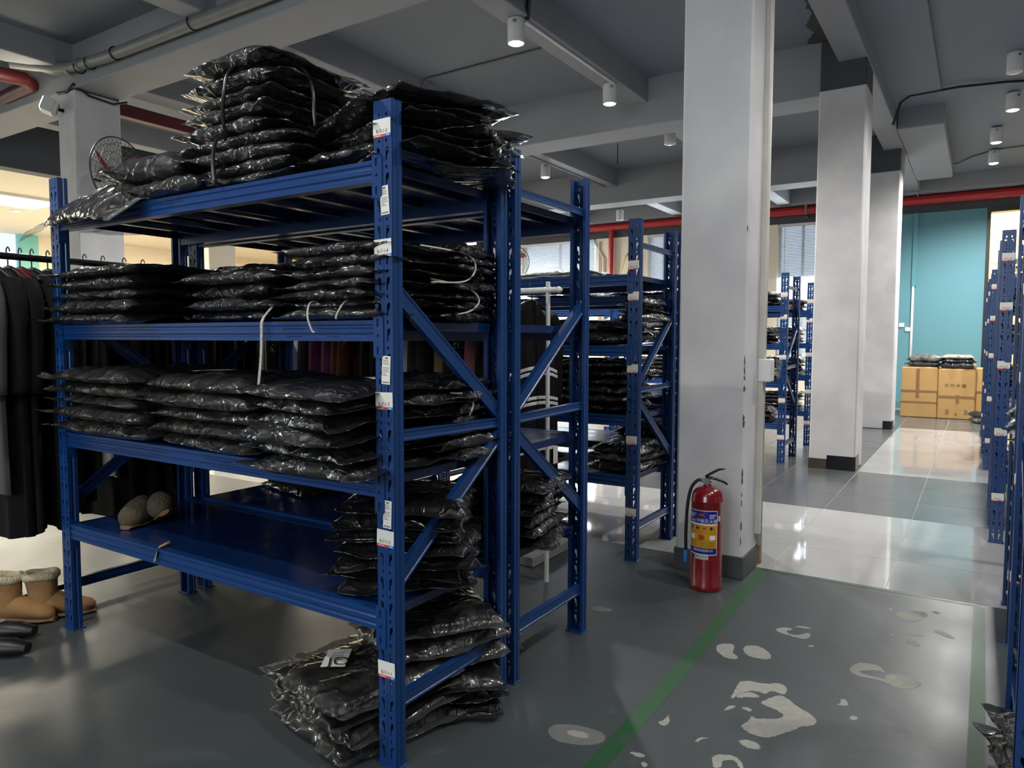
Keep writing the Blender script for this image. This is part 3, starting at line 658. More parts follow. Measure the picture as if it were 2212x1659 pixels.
# showroom shell and its window
struct(MB().box(-4, 5.0, 17.8, 18, -.2, 3.75).box(7.95, 17.6, 17.8, 18, -.2, 3.75).box(5, 7.95, 17.8, 18, -.2, .9).build('wall_left', CREAM), 'cream showroom wall')
wl = struct(MB().box(5, 7.6, 17.9, 17.92, .9, 3.58).build('window_4', GLASS), 'bright showroom window with teal frame')
tf = mat('teal_window_frame', (120, 196, 190), .4)
sub('window_frame', MB().box(7.6, 7.95, 17.75, 18, .9, 3.58).box(5, 7.6, 17.8, 17.95, 2.2, 2.27).box(6.2, 6.27, 17.8, 17.95, .9, 3.58).mesh('window_frame'), tf, wl)
struct(MB().box(14.2, 15.6, 11.0, 11.2, -.2, 3.6).build('wall_showroom_end', CREAM), 'cream end wall')
for i, (xx, yy) in enumerate(((4.6, 12.4), (6.2, 14.6), (8.6, 13.2), (10.4, 12.2), (12.2, 14), (2.6, 13))):
    o = empty('recessed_lamp', (xx, yy, 3.58)); tag(o, f'round recessed lamp in the cream showroom ceiling, {ORD[i]} of six', 'ceiling light', 'recessed showroom lamps')
    sub('trim_ring', MB().lathe([(.1, 0), (.1, -.01), (.075, -.012), (.075, 0)], 20).mesh('trim_ring', True, 40), PLASTW, o)
    sub('lens', MB().lathe([(.072, -.002), (.072, -.006)], 20).mesh('lens'), EMITW, o)
for i, xx in enumerate((1.5, 5.0, 8.5, 12.0)):  # panels added to carry the showroom's area lights
    o = empty('added_ceiling_panel', (xx, 13.4, 3.58)); tag(o, f'flat rectangular panel added to light the showroom, {ORD[i]} from the back wall', 'ceiling light', 'added showroom panels')
    sub('panel_frame', MB().cbox(-1.2, 1.2, -.5, .5, -.05, 0, .004).mesh('panel_frame'), PLASTW, o)
    sub('diffuser', MB().box(-1.15, 1.15, -.45, .45, -.06, -.045).mesh('diffuser'), EMITW, o)
# counter and partition in the showroom, seen as pale shapes through the rack
o = empty('display_counter', (9.0, 13.2, 0)); tag(o, 'white showroom counter with boxed goods seen through the rack', 'counter')
sub('body', MB().cbox(-1.4, 1.4, -.3, .3, 0, 1.15, .01).mesh('body'), PLASTW, o); sub('counter_top', MB().cbox(-1.45, 1.45, -.34, .34, 1.15, 1.2, .008).mesh('counter_top'), CREAM, o)

# ------------------------------------------------------------------ lamps, pipes, conduits
LB = {}
def dl_meshes():
    b = MB().lathe([(.062, 0), (.07, -.004), (.072, -.01), (.072, -.196), (.069, -.2), (.06, -.2), (.056, -.186), (.05, -.18)], 28).mesh('housing', True, 35); b.materials.append(PLASTW)
    s = MB()
    for k in range(3): s.box(-.0745, -.0715, -.014+k*.011, -.009+k*.011, -.05, -.026)
    s = s.mesh('vent_slots'); s.materials.append(DARKM)
    l = MB().lathe([(.058, -.19), (.058, -.2), (.045, -.207), (.02, -.211)], 24).mesh('lens', True, 40); l.materials.append(EMIT)
    l2 = l.copy(); l2.materials.clear(); l2.materials.append(LENSOFF)
    return b, s, l, l2
DL = dl_meshes()
def downlight(x, y, z, lit, label, power=1.0, drop=0.0, col=NEUT):
    o = empty('ceiling_downlight', (x, y, z)); tag(o, label, 'ceiling light', 'white cylinder downlights')
    sub('housing', DL[0], None, o, (0, 0, -drop)); sub('vent_slots', DL[1], None, o, (0, 0, -drop), (0, 0, random.uniform(-.4, .8))); sub('lens', DL[2] if lit else DL[3], None, o, (0, 0, -drop))
    if drop: sub('stem', MB().tube([(0, 0, 0), (0, 0, -drop)], .008, 8).mesh('stem'), PIPEG, o)
    if lit:
        l = lamp('downlight_beam', 'SPOT', (0, 0, -.215-drop), SPOTW*power, col, None, .05, spot=155, blend=.6); l.parent = o
    return o
downlight(5.25, 3.36, 3.98, True, 'lit white cylinder downlight above the rack, larger of the pair', 1.0)
downlight(7.1, 3.37, 3.98, True, 'lit white cylinder downlight where the conduit ends at the cross beam', 1.5)
downlight(9.75, 5.7, 3.98, True, 'small lit downlight seen above the second rack', 1.8)
downlight(4.73, 5.6, 3.98, True, 'white downlight half hidden behind the tied bundle', .8)
downlight(6.9, 5.6, 3.98, False, 'unlit white downlight just beyond the tall front post')
downlight(8.95, 3.4, 3.98, False, 'unlit short white downlight beside the plaster repair')
downlight(13.6, 6.2, 4.25, False, 'unlit white lamp hanging near the red pipe', drop=.35)
downlight(13.3, 3.6, 4.25, False, 'unlit white lamp beside the far blind', drop=.2)
downlight(9.2, -.2, 4.25, False, 'unlit white lamp at the edge of the aisle ceiling')
downlight(10.6, -.23, 4.25, True, 'lit aisle lamp under the sagging black cable', 1.6, .02)
downlight(12.2, -.09, 4.25, True, 'lit aisle lamp, middle one towards the teal wall', 2.0, .02)
downlight(13.6, -.08, 4.25, True, 'lit aisle lamp closest to the teal wall', 2.2, .02)
# assumed lamps, added outside the view to light the room
for k, (x, y, pw_) in enumerate(((3.3, -.9, .8), (1.2, -.9, .7), (-.9, .6, .2), (.2, 3.36, .7), (6.3, -.6, .8), (8.0, -.6, .7))):
    downlight(x, y, 4.25 if y < 1 else 3.98, True, 'assumed lit white cylinder downlight, added out of view to light the room', pw_)

def pipe(path, r, m, nm, lab, cat, n=12):
    return tag(MB().tube(path, r, n).build(nm, m, smooth=True, ang=50), lab, cat)
o = empty('drain_pipe', (3.79, 7.4, 3.95)); tag(o, 'thick grey drain pipe clamped along the deep cross beam', 'pipe')
sub('pipe', MB().tube([(-.35, .72, .06), (-.2, .62, .06), (-.06, .45, .05), (0, .2, .03), (0, -.4, 0), (0, -5.5, -.01)], .052, 16).mesh('pipe', True, 60), PIPEG, o)
for y_ in (.1, -.1, -.55, -1.75, -3.2): sub('clamp', MB().tube([(.058*math.cos(a), y_, -.0+.058*math.sin(a)) for a in [2*math.pi*k/16 for k in range(16)]], .006, 6, closed=True).mesh('clamp', True), DARKM, o)
for y_ in (.33, .12): sub('coupling', MB().tube([(0, y_+.0, .028), (0, y_-.06, .022)], .058, 16).mesh('coupling', True, 40), PIPEG, o)
pipe([(3.0, 8.45, 3.95), (3.72, 8.45, 3.99), (3.8, 8.5, 3.97), (3.83, 9.2, 3.97)], .07, REDB, 'sprinkler_pipe', 'dark red pipe elbow in the upper corner beside the drain pipe', 'pipe', 16)
o = MB().cbox(4.45, 9.0, 8.12, 8.22, 3.78, 3.92, .006).build('red_channel', REDB); tag(o, 'dark red steel channel behind the fan column', 'channel')
o = empty('sprinkler_main', (15.5, 0, 3.87)); tag(o, 'long bright red sprinkler main along the far wall', 'pipe')
sub('pipe', MB().tube([(0, -4, 0), (0, 10.8, .03)], .085, 18).mesh('pipe', True, 60), RED, o)
sub('branch_pipe', MB().tube([(0, 7.28, 0), (0, 7.28, -2.6)], .06, 14).mesh('branch_pipe', True, 60), RED, o)
for y_ in (8.0, 3.0, -.8): sub('bracket', MB().box(-.12, -.08, y_-.02, y_+.02, -.12, .4).box(-.12, .1, y_-.02, y_+.02, -.13, -.1).mesh('bracket'), PIPEG, o)
pipe([(15.53, 6.75, 3.35), (15.4, 6.85, 3.2), (15.36, 6.98, 2.7), (15.36, 7.0, 1.2)], .035, mat('beige_hose', (196, 180, 140), .6), 'corrugated_hose', 'beige hose hanging from a hole in the cream wall', 'hose')
for k, y_ in enumerate((7.5, 7.62)): pipe([(15.56, y_+.25*(1-k), 3.6), (15.56, y_, 3.2), (15.56, y_, 1.2)], .022, PLASTW, 'wall_conduit', f'white conduit on the far wall, {["first", "second"][k]} from the red branch', 'conduit', 8)
pipe([(5.3, 3.3, 3.965), (7.05, 3.3, 3.965)], .013, PLASTW, 'conduit', 'thin white conduit joining the two lit downlights', 'conduit', 8)
pipe([(6.45, 3.3, 4.235), (6.5, 5.35, 4.235), (6.52, 5.425, 4.2), (6.53, 5.43, 3.99), (6.53, 5.5, 3.97), (6.53, 5.7, 3.97)], .014, PIPEG, 'conduit', 'grey conduit crossing the ceiling bay and dropping down the beam', 'conduit', 8)
pipe([(4.8, 5.68, 3.972), (7.84, 5.68, 3.972)], .013, PIPEG, 'conduit', 'grey conduit along the beam above the bundle', 'conduit', 8)
pipe([(8.33, 5.62, 3.972), (11.7, 5.62, 3.972)], .013, PIPEG, 'conduit', 'grey conduit along the farther beam', 'conduit', 8)
pipe([(5.28, 3.27, 3.97), (5.2, 3.2, 4.1), (4.9, 2.9, 4.24)], .02, BLACKC, 'cable_sleeve', 'dark cable curling up from the near lit downlight', 'cable', 8)
pipe([(3.86, 8.1, 3.83), (3.855, 7.9, 3.80), (3.85, 7.76, 3.86), (4.0, 7.75, 3.78), (4.25, 7.75, 3.76), (4.4, 7.76, 3.82)], .012, BLACKC, 'hanging_cable', 'black cable sagging round the fan column head', 'cable', 8)
pipe([(10.0, .98, 3.9), (9.98, .9, 4.15), (9.95, .8, 4.2), (9.9, .3, 4.2), (10.1, -.15, 4.23), (10.3, -.7, 4.22)], .014, BLACKC, 'black_cable', 'black cable strung across the aisle ceiling', 'cable', 8)
pipe([(14.3, .98, 3.75), (14.3, .96, 4.2), (14.3, .4, 4.235), (13.9, .2, 4.235), (13.6, -.1, 4.235), (13.5, -1, 4.235)], .012, PIPEG, 'conduit', 'grey conduit running to the last aisle lamp', 'conduit', 8)
for k, (y_, x_) in enumerate(((4.7, 10.2), (3.0, 9.6))): pipe([(x_, y_, 4.25), (x_, y_, 3.95)], .006, DARKM, 'threaded_rod', ['bare hanger rod below the far ceiling bay', 'bare hanger rod beside the plaster repair lamp'][k], 'rod', 6)
# plaster repair streaks on the ceiling (bare mortar left by old partitions)
for k, pts in enumerate(([(8.5, 5.3), (8.62, 4.6), (8.58, 3.9), (8.72, 3.2), (8.66, 2.4), (8.85, 2.4), (8.9, 3.1), (8.78, 3.8), (8.86, 4.4), (8.72, 5.0), (8.7, 5.4)], [(6.6, 1.28), (6.9, 1.42), (7.1, 1.36), (7.35, 1.5), (7.55, 1.42), (7.84, 1.6), (7.84, 1.27), (7.2, 1.27)])):
    b = MB().poly(ragged(pts, k, 3, .02), 0, .003); b.v = [(x, y, 4.249-z) for x, y, z in b.v]
    struct(b.build('ceiling_patch', mat('bare_mortar', (70, 72, 74), .85, bump=.4, bscale=30, var=.5, vscale=5, var_rgb=(54, 56, 60))), 'strip of bare mortar on the ceiling')
# teal wall trunking, switch plates
t = empty('wall_trunking', (15.58, 1.08, 0)); tag(t, 'pale wall trunking up the teal wall', 'trunking')
sub('trunk', MB().cbox(-.015, .02, -.04, .04, 2.3, 3.66, .003).mesh('trunk'), mat('trunk_teal', (88, 150, 160), .5), t); sub('pipe', MB().tube([(-.01, .01, .3), (-.01, .01, 2.3)], .022, 8).mesh('pipe', True), PLASTW, t)
for k, (y_, z_) in enumerate(((1.26, 1.58), (1.155, 1.5))): tag(MB().cbox(15.575, 15.6, y_-.045, y_+.045, z_-.04, z_+.04, .004).build('wall_switch', PLASTW), ['wide white wall switch beside the last column', 'lower white wall switch near the pale trunking'][k], 'switch')

o = empty('tube_lamp', (13.2, 10.1, 3.42)); tag(o, 'glowing fluorescent tube glimpsed over the bags on shelf B-7-1-4', 'lamp')
sub('tube', MB().tube([(0, -.6, 0), (0, .6, 0)], .025, 10).mesh('tube', True, 60), mat('tube_glow', (255, 250, 235), .5, emit=14), o)
sub('fitting', MB().cbox(-.03, .03, -.62, .62, .03, .08, .005).mesh('fitting'), PLASTW, o)
for y_ in (-.5, .5): sub('suspension_rod', MB().tube([(0, y_, .08), (0, y_, .83)], .004, 6).mesh('suspension_rod'), DARKM, o)
lamp('tube_light', 'AREA', (13.2, 10.1, 3.36), 160, (1, .97, .9), (13.4, 9.6, 0), 1.2, .1)
# chipped plaster along the near column's edge
cr_ = random.Random(11); CHP = mat('exposed_render', (96, 94, 92), .9, bump=.5, bscale=60)
for k in range(16):
    z_ = cr_.choice((cr_.uniform(.2, .62), cr_.uniform(.85, 1.2), cr_.uniform(.5, 3.0))); hh = cr_.uniform(.012, .05); ww = cr_.uniform(.004, .013)
    b = MB(); n_ = 8
    b.add([(3.9285+.0, 1.045+.012+ww*cr_.uniform(.5, 1)*math.cos(a), z_+hh*cr_.uniform(.6, 1)*math.sin(a)) for a in [2*math.pi*j/n_ for j in range(n_)]]+[(3.922, 1.05, z_)], [(j, (j+1) % n_, n_) for j in range(n_)])
    sub('plaster_chip', b.mesh('plaster_chip'), CHP, c1)
# floodlight and fans
o = empty('floodlight', (3.72, 8.0, 3.65)); tag(o, 'small lit floodlight bracketed to the fan column', 'floodlight')
hb = MB().cbox(-.05, .06, -.09, .09, -.07, .07, .008).mesh('housing'); h_ = sub('housing', hb, PLASTW, o, (0, 0, 0), (0, .35, -.5))
for k in range(4): sub('fin', MB().box(.06, .09, -.08+k*.05, -.075+k*.05, -.06, .06).mesh('fin'), PLASTW, h_)
sub('lens', MB().box(-.056, -.05, -.075, .075, -.055, .055).mesh('lens'), EMIT, h_); sub('bracket', MB().box(.05, .15, -.012, .012, -.03, 0).mesh('bracket'), DARKM, o)
lf = lamp('floodlight_beam', 'SPOT', (3.6, 7.9, 3.62), 45, NEUT, (1.2, 3.6, 0), .06, spot=110, blend=.5)
def fan(loc, rz, R_, lab, blade):
    o = empty('wall_fan', loc, rz); tag(o, lab, 'fan')
    g = MB(); wires = 40
    for sgn in (0, 1):
        x0_ = (.0, .17)[sgn]
        for r_, dx in ((R_, .085), (R_*.82, .03), (R_*.62, .012), (R_*.42, .004)):
            xx_ = dx if sgn == 0 else .17-dx
            g.tube([(xx_, r_*math.cos(a), r_*math.sin(a)) for a in [2*math.pi*k/32 for k in range(32)]], .003 if r_ < R_ else .007, 5, closed=True)
        for k in range(wires):
            a = 2*math.pi*k/wires; pts = []
            for q, dx in ((.2, 0), (.42, .004), (.62, .012), (.82, .03), (1, .085)):
                aa = a+(.5*q if sgn == 0 else 0); pts.append((dx if sgn == 0 else .17-dx, q*R_*math.cos(aa), q*R_*math.sin(aa)))
            g.tube(pts, .0022, 4, cap=False)
    gg = sub('wire_guard', g.mesh('wire_guard', True), mat('fan_guard_grey', (92, 90, 86), .4, .5), o); gg['kind'] = 'stuff'
    for k in range(3):
        b = MB(); vs = []
        for i in range(9):
            q = i/8; r_ = R_*(.14+.74*q); a0 = 2*math.pi*k/3+.5*q; wd = .18*(1-.3*q)+.12*math.sin(math.pi*q)
            for sg in (-1, 1): vs.append((.085+sg*.03, r_*math.cos(a0+sg*wd), r_*math.sin(a0+sg*wd)))
        b.add(vs, [(2*i, 2*i+2, 2*i+3, 2*i+1) for i in range(8)]); b.add([(x+.004, y, z) for x, y, z in vs], [(2*i, 2*i+1, 2*i+3, 2*i+2) for i in range(8)])
        sub('fan_blade', b.mesh('fan_blade', True), blade, o)
    hb = MB().lathe([(.02, .0), (.05, .02), (.055, .12), (.07, .14), (.07, .3), (.05, .32)], 20); hb.v = [(z, x, y) for x, y, z in hb.v]
    sub('motor', hb.mesh('motor', True, 40), mat('fan_motor_grey', (110, 106, 98), .5), o)
    sub('bracket', MB().tube([(.25, 0, 0), (.34, 0, -.05), (.42, 0, -.05)], .02, 8).mesh('bracket', True), DARKM, o)
    return o
FB = mat('fan_blade_red', (120, 34, 34), .4)
fan((4.12, 7.32, 2.98), math.pi/2+.25, .35, 'caged wall fan with red blades on the white column', FB)
fan((11.3, 7.3, 2.72), .3, .3, 'distant caged fan with orange blades before the blinds', mat('fan_blade_orange', (190, 92, 60), .4))

# ------------------------------------------------------------------ racks in place
LV = (.483, .895, 1.365, 1.833)
rack('near blue rack labelled B-7-1, stacked with black clothing bags', 1.59, 1.439, LV, 'B-7-1', (.305, .71, 1.125, 1.575, 1.92), care=((1.712, 4), (1.217, -3), (.785, -2)))
rack('blue rack standing back to back with rack B-7-1', 2.2449, 1.439, LV, flip=True)
rack('blue rack labelled B-5-1 beside the white column', 3.905, 1.65, (.50, .86, 1.27, 1.685), 'B-5-1', (.29, .717, 1.138, 1.557, 1.735), flip=True)
rack('blue rack back to back behind rack B-5-1', 4.565, 1.65, (.59, .935, 1.603), flip=True)
rack('blue rack labelled B-3-1 beyond the first column', 7.885, 1.685, (.42, .86, 1.26, 1.66), 'B-3-1', (.276, .665, 1.12, 1.54, 1.77), flip=True)
rack('bright lit blue rack continuing the B-3-1 row', 7.885, 3.70, (.42, .86, 1.26, 1.66), 'B-3-2', (.276, .665, 1.12, 1.54, 1.77), flip=True)
rack('blue rack behind rack B-3-1', 9.44, 1.72, (.42, .86, 1.26, 1.66), 'B-1-1', (.276, .665, 1.12, 1.54, 1.77), flip=True)
def rack_a(label, x0, yl, prefix, lv, lz):
    r = rack(label, x0, yl-RL, lv)
    if prefix:
        for k, z in enumerate(lz): sub('location_label', sticker('loc', f'{prefix}-{k+1}', random.uniform(-2, 2)), None, r, (0, RL-PW/2, z))
LA = (.45, .85, 1.28, 1.7); LZA = (.30, .72, 1.15, 1.52, 1.83)
rack_a('blue aisle rack by the dark bag at the picture corner', 2.27, -.115, None, LA, LZA)
rack_a('tall blue aisle rack labelled A-5-2', 3.70, -.14, 'A-5-2', LA, LZA)
rack_a('blue aisle rack labelled A-3-2 against the bright doorway', 5.55, -.095, 'A-3-2', LA, LZA)
rack_a('blue aisle rack back to back with rack A-3-2', 6.2, -.095, None, LA, LZA)
rack_a('blue aisle rack, third row from the teal wall', 8.6, -.075, 'A-1-2', LA, LZA)
rack_a('blue aisle rack, second row from the teal wall', 9.9, -.06, 'A-1-4', LA, LZA)
rack_a('blue aisle rack closest to the teal wall', 11.5, -.05, 'A-1-6', LA, LZA)

# ------------------------------------------------------------------ bags on rack B-7-1 and its neighbour
pile(1.815, 3.055, 1.366, 5, .82, .58, .056, 'of the end pile, shelf B-7-1-4', 'char', 90, .012, 2, fp=.14, fn=.04, tipfront=True)
pile(1.85, 2.26, 1.366, 4, .56, .5, .056, 'of the middle pile, shelf B-7-1-4', 'black', 90, .02, 5, fp=.08)
pile(1.80, 1.70, 1.366, 7, .52, .46, .042, 'of the front pile, shelf B-7-1-4', 'char', 88, .018, 5, fp=.07)
pile(2.03, 1.63, 1.366, 8, .40, .36, .039, 'of the side pile, shelf B-7-1-4', 'black', 8, .018, 6)
pile(1.815, 3.06, .896, 5, .80, .58, .068, 'of the end pile, shelf B-7-1-3', 'camo', 90, .012, 2, fp=.13, tipfront=True)
MIDP, _ = pile(1.83, 2.40, .896, 5, .74, .55, .066, 'of the middle pile, shelf B-7-1-3', 'camo', 86, .03, 5, fp=.08)
FRP, _ = pile(1.73, 1.75, .896, 6, .54, .54, .053, 'of the front pile, shelf B-7-1-3', 'char', 84, .025, 8, fp=.08, fn=.05, front=.12)
pile(2.04, 1.62, .896, 7, .40, .34, .047, 'of the side pile, shelf B-7-1-3', 'black', 4, .02, 7)
pile(1.93, 1.68, .484, 7, .52, .46, .046, 'of the pile beside label B-7-1-2', 'black', 30, .025, 10)
FLAT = bag(2.71, 3.09, .484, .52, .34, .045, 78, 'char', 'flat charcoal bag with white card lying alone on the deck', 'bags of clothes on the racks', fp=.05)
pile(2.52, 1.66, .484, 6, .48, .44, .05, 'of low pile on the back rack', 'black', 12, .025, 10)
pile(2.5, 3.1, 1.366, 6, .7, .5, .058, 'of high pile on the back rack', 'char', 90, .03, 6, fp=.12)
pile(2.5, 2.4, 1.366, 3, .5, .5, .045, 'of small pile on the back rack', 'black', 90, .03, 6)
# top shelf
pile(1.88, 2.19, 1.834, 4, .64, .56, .05, 'of the flat layer under the tied bundle', 'char', 90, .02, 5, fp=.08)
pile(1.875, 2.27, 2.012, 5, .54, .50, .066, 'of the cord-tied bundle on top', 'black', 91, .012, 4, fp=.06, fn=.05, fat=.66)
pile(1.90, 1.66, 1.834, 6, .62, .46, .044, 'of the flat pile behind label B-7-1-5', 'black', 74, .035, 14, fp=.1, fn=.06)
pile(1.98, 1.58, 1.834, 4, .42, .5, .04, 'of low side pile, top shelf', 'black', 20, .03, 10, fp=.08)
bag(1.80, 2.76, 1.90, .50, .46, .13, 100, 'char', 'fat puffed charcoal bag beside the tied bundle on top', 'bags of clothes on the racks', fp=.06, fat=.8)
bag(1.80, 2.62, 1.834, .62, .5, .07, 92, 'char', 'dark bag under the fat puffed bag on top', 'bags of clothes on the racks')
bag(1.75, 3.12, 1.842, .94, .54, .075, 84, 'char', 'crinkled clear-edged bag sagging past the end post on top', 'bags of clothes on the racks', film=FILMC, fp=.3, fn=.05, amp=1.1, curl=-.3, front=.75)
bag(2.0, 2.98, 1.85, .6, .42, .06, 100, 'black', 'black bag behind the crinkled clear-edged bag on top', 'bags of clothes on the racks', fp=.1)
bag(1.88, 2.60, 1.955, .34, .26, .04, 70, 'black', 'small black bag with upright flap beside the tied bundle', 'bags of clothes on the racks', tilt=(28, 0), fp=.08)
# floor level
FLP, _ = pile(1.76, 1.73, 0, 4, .50, .50, .064, 'of the floor pile below label B-7-1-1', 'camo', 74, .02, 6, fp=.07)
pile(2.02, 1.68, .16, 3, .46, .46, .06, 'of the raised floor pile behind', 'camo', 60, .02, 12)
pile(2.04, 1.66, 0, 3, .5, .46, .052, 'of the rear floor pile', 'black', 40, .02, 10)
bag(2.43, 1.70, .0, .38, .3, .05, 30, 'pink', 'pink bag of clothes on the floor behind the rack posts', 'bags of clothes on the racks')
# rack B-5-1
pile(4.2, 2.2, 1.271, 2, 1.0, .54, .075, 'of pile on shelf B-5-1-4', 'black', 90, .02, 3)
pile(4.26, 1.78, 1.41, 3, .22, .4, .06, 'of upper pile, shelf B-5-1-4', 'char', 84, .02, 8)
pile(4.2, 2.7, .861, 5, .8, .55, .075, 'of the wide pile, shelf B-5-1-3', 'black', 90, .02, 4)
pile(4.2, 2.02, .861, 6, .55, .55, .062, 'of the near pile, shelf B-5-1-3', 'black', 90, .02, 5)
pile(4.22, 1.88, .501, 3, .4, .5, .06, 'of pile on shelf B-5-1-2', 'char', 85, .03, 10, styles=['char', 'silver', 'char'])
pile(4.1, 2.62, .501, 1, .5, .5, .05, 'alone on deck, shelf B-5-1-2', 'black', 80)
pile(4.2, 2.3, 1.686, 2, .7, .5, .025, 'of sheets on shelf B-5-1-5', 'white', 90, .02, 4, styles=['white', 'white'])
pile(4.2, 3.1, 1.686, 2, .6, .5, .025, 'of the farther sheets, shelf B-5-1-5', 'yellow', 90, .02, 4, styles=['yellow', 'white'])
pile(4.82, 2.62, 1.604, 1, .6, .5, .05, 'on the rack behind B-5-1, top deck', 'silver', 90)
pile(4.82, 2.0, 1.604, 1, .5, .5, .045, 'on the rack behind B-5-1, near end', 'char', 90)
pile(4.85, 1.95, .591, 3, .45, .5, .055, 'of low pile behind rack B-5-1', 'char', 90, .02, 8, low=True, styles=['silver', 'char', 'black'])
# far racks: coarser bags
rs_ = random.Random(3)
for xr, yr, nm, sty in ((7.885, 1.685, 'B-3-1', ['black', 'char', 'silver', 'black']), (7.885, 3.70, 'B-3-2', ['char', 'cream', 'black', 'silver']), (9.44, 1.72, 'B-1-1', ['black', 'brown', 'char', 'maroon'])):
    for li, z in enumerate((.42, .86, 1.26, 1.66)):
        for pi, yy in enumerate((.42, 1.0, 1.58)):
            if nm != 'B-3-1' and pi == (1 if nm == 'B-1-1' else 0) and li == 0: continue
            n = rs_.choice((3, 4, 5)) if z < 1.6 else 3
            st = sty
            if nm == 'B-3-1' and li == 0: st = ['maroon', 'maroon', 'black']
            if nm == 'B-3-1' and li == 1 and pi == 0: st = ['char', 'black', 'brown', 'cream']
            pile(xr+.3, yr+yy, z+.001, n, .54, .5, .055, f'of {["near", "middle", "far"][pi]} pile, shelf {nm}-{li+2}', rot=90, jit=.03, jrot=10, low=True, styles=st[pi:]+st[:pi])
# aisle racks
pile(2.45, -.32, 0, 3, .52, .46, .07, 'of the corner floor pile, aisle side', 'black', 10, .02, 8, fp=.08)
pile(3.98, -.36, .851, 3, .5, .46, .06, 'of pile in rack A-5-2', 'char', 0, .02, 8, low=True)
for xr, nm in ((5.85, 'A-3-2'), (8.9, 'A-1-2'), (10.2, 'A-1-4'), (11.8, 'A-1-6')):
    for li, z in enumerate((.45, .85, 1.28, 1.7)):
        pile(xr, -.42, z+.001, 3, .5, .46, .06, f'of end pile, shelf {nm}-{li+2}', rot=90, jit=.02, jrot=8, low=True, styles=['char', 'silver', 'black'])

# cords, cards and straps
def tie(pts, r, m, nm, lab, cat='cord'): return tag(MB().tube(pts, r, 7).build(nm, m, smooth=True), lab, cat)
def smooth_path(pts, n=6):
    P = [Vector(p) for p in pts]; out = []
    for i in range(len(P)-1):
        p0, p1, p2, p3 = P[max(i-1, 0)], P[i], P[i+1], P[min(i+2, len(P)-1)]
        for k in range(n):
            t = k/n; out.append(.5*((2*p1)+(-p0+p2)*t+(2*p0-5*p1+4*p2-p3)*t*t+(-p0+3*p1-3*p2+p3)*t**3))
    return out+[P[-1]]
tie(smooth_path([(1.72, 2.25, 2.02), (1.625, 2.24, 2.03), (1.605, 2.235, 2.09), (1.61, 2.23, 2.17), (1.64, 2.235, 2.245), (1.74, 2.24, 2.29), (1.88, 2.25, 2.315), (2.05, 2.25, 2.28), (2.14, 2.25, 2.2)]), .006, CORDB, 'elastic_cord', 'black cord over the tied bundle, side facing the fan')
tie(smooth_path([(1.80, 2.1, 2.03), (1.80, 2.0, 2.04), (1.79, 1.985, 2.1), (1.79, 1.99, 2.18), (1.79, 2.03, 2.25), (1.79, 2.13, 2.295), (1.79, 2.27, 2.31), (1.79, 2.45, 2.27), (1.79, 2.54, 2.15)]), .006, CORDB, 'elastic_cord', 'black cord over the tied bundle, side facing the tall post')
tie(smooth_path([(1.7, 2.25, 2.015), (1.61, 2.25, 2.01), (1.575, 2.245, 1.97), (1.568, 2.24, 1.88), (1.585, 2.235, 1.842), (1.7, 2.23, 1.838)]), .007, CORDB, 'elastic_cord', 'black cord round the flat layer below the bundle')
tie(smooth_path([(1.60, 1.77, 1.425), (1.565, 1.765, 1.42), (1.55, 1.76, 1.38), (1.558, 1.75, 1.335), (1.562, 1.742, 1.33)]), .003, CORD, 'white_cord', 'white cord loop hanging over the beam below label B-7-1-4')
tie(smooth_path([(1.65, 1.66, 1.435), (1.59, 1.64, 1.42), (1.565, 1.645, 1.385), (1.565, 1.65, 1.37)]), .0035, CORD, 'white_cord', 'short white cord tail beside the front pile')
tie(smooth_path([(1.75, 1.47, 1.60), (1.95, 1.445, 1.59), (2.0, 1.44, 1.55), (1.94, 1.44, 1.5), (1.8, 1.47, 1.49)]), .003, CORD, 'white_cord', 'white cord round the side pile, upper loop')
tie(smooth_path([(1.8, 1.47, 1.5), (1.96, 1.445, 1.48), (2.02, 1.44, 1.44), (1.96, 1.44, 1.4), (1.85, 1.47, 1.385)]), .003, CORD, 'white_cord', 'white cord round the side pile, lower loop')
tie(smooth_path([(1.9, 1.47, 1.13), (1.97, 1.445, 1.12), (1.985, 1.44, 1.085), (1.97, 1.445, 1.05)]), .003, CORD, 'white_cord', 'white cord round the side pile on shelf B-7-1-3')
st = MB(); P = smooth_path([(1.64, 2.02, 1.43), (1.58, 2.012, 1.375), (1.572, 2.01, 1.33), (1.572, 2.015, 1.25), (1.575, 2.035, 1.15)])
for s_ in (-1, 1): pass
vs = []
for p in P: vs += [(p.x, p.y-.006, p.z), (p.x, p.y+.006, p.z)]
st.add(vs, [(2*i, 2*i+2, 2*i+3, 2*i+1) for i in range(len(P)-1)]); st.add([(x+.0025, y, z) for x, y, z in vs], [(2*i, 2*i+1, 2*i+3, 2*i+2) for i in range(len(P)-1)])
tag(st.build('cloth_strap', mat('woven_tape', (190, 186, 174), .7, var=.7, vscale=160, var_rgb=(120, 118, 110))), 'long white strap hanging down from the middle beam', 'strap')
def drape(pts, o, x, y, rot, lift):
    c, q = math.cos(math.radians(rot)), math.sin(math.radians(rot)); out = []
    for a_, b_ in pts:
        X_, Y_ = a_*c-b_*q, a_*q+b_*c; out.append((X_, Y_, surface_z(o, x+X_, y+Y_)+lift))
    return out
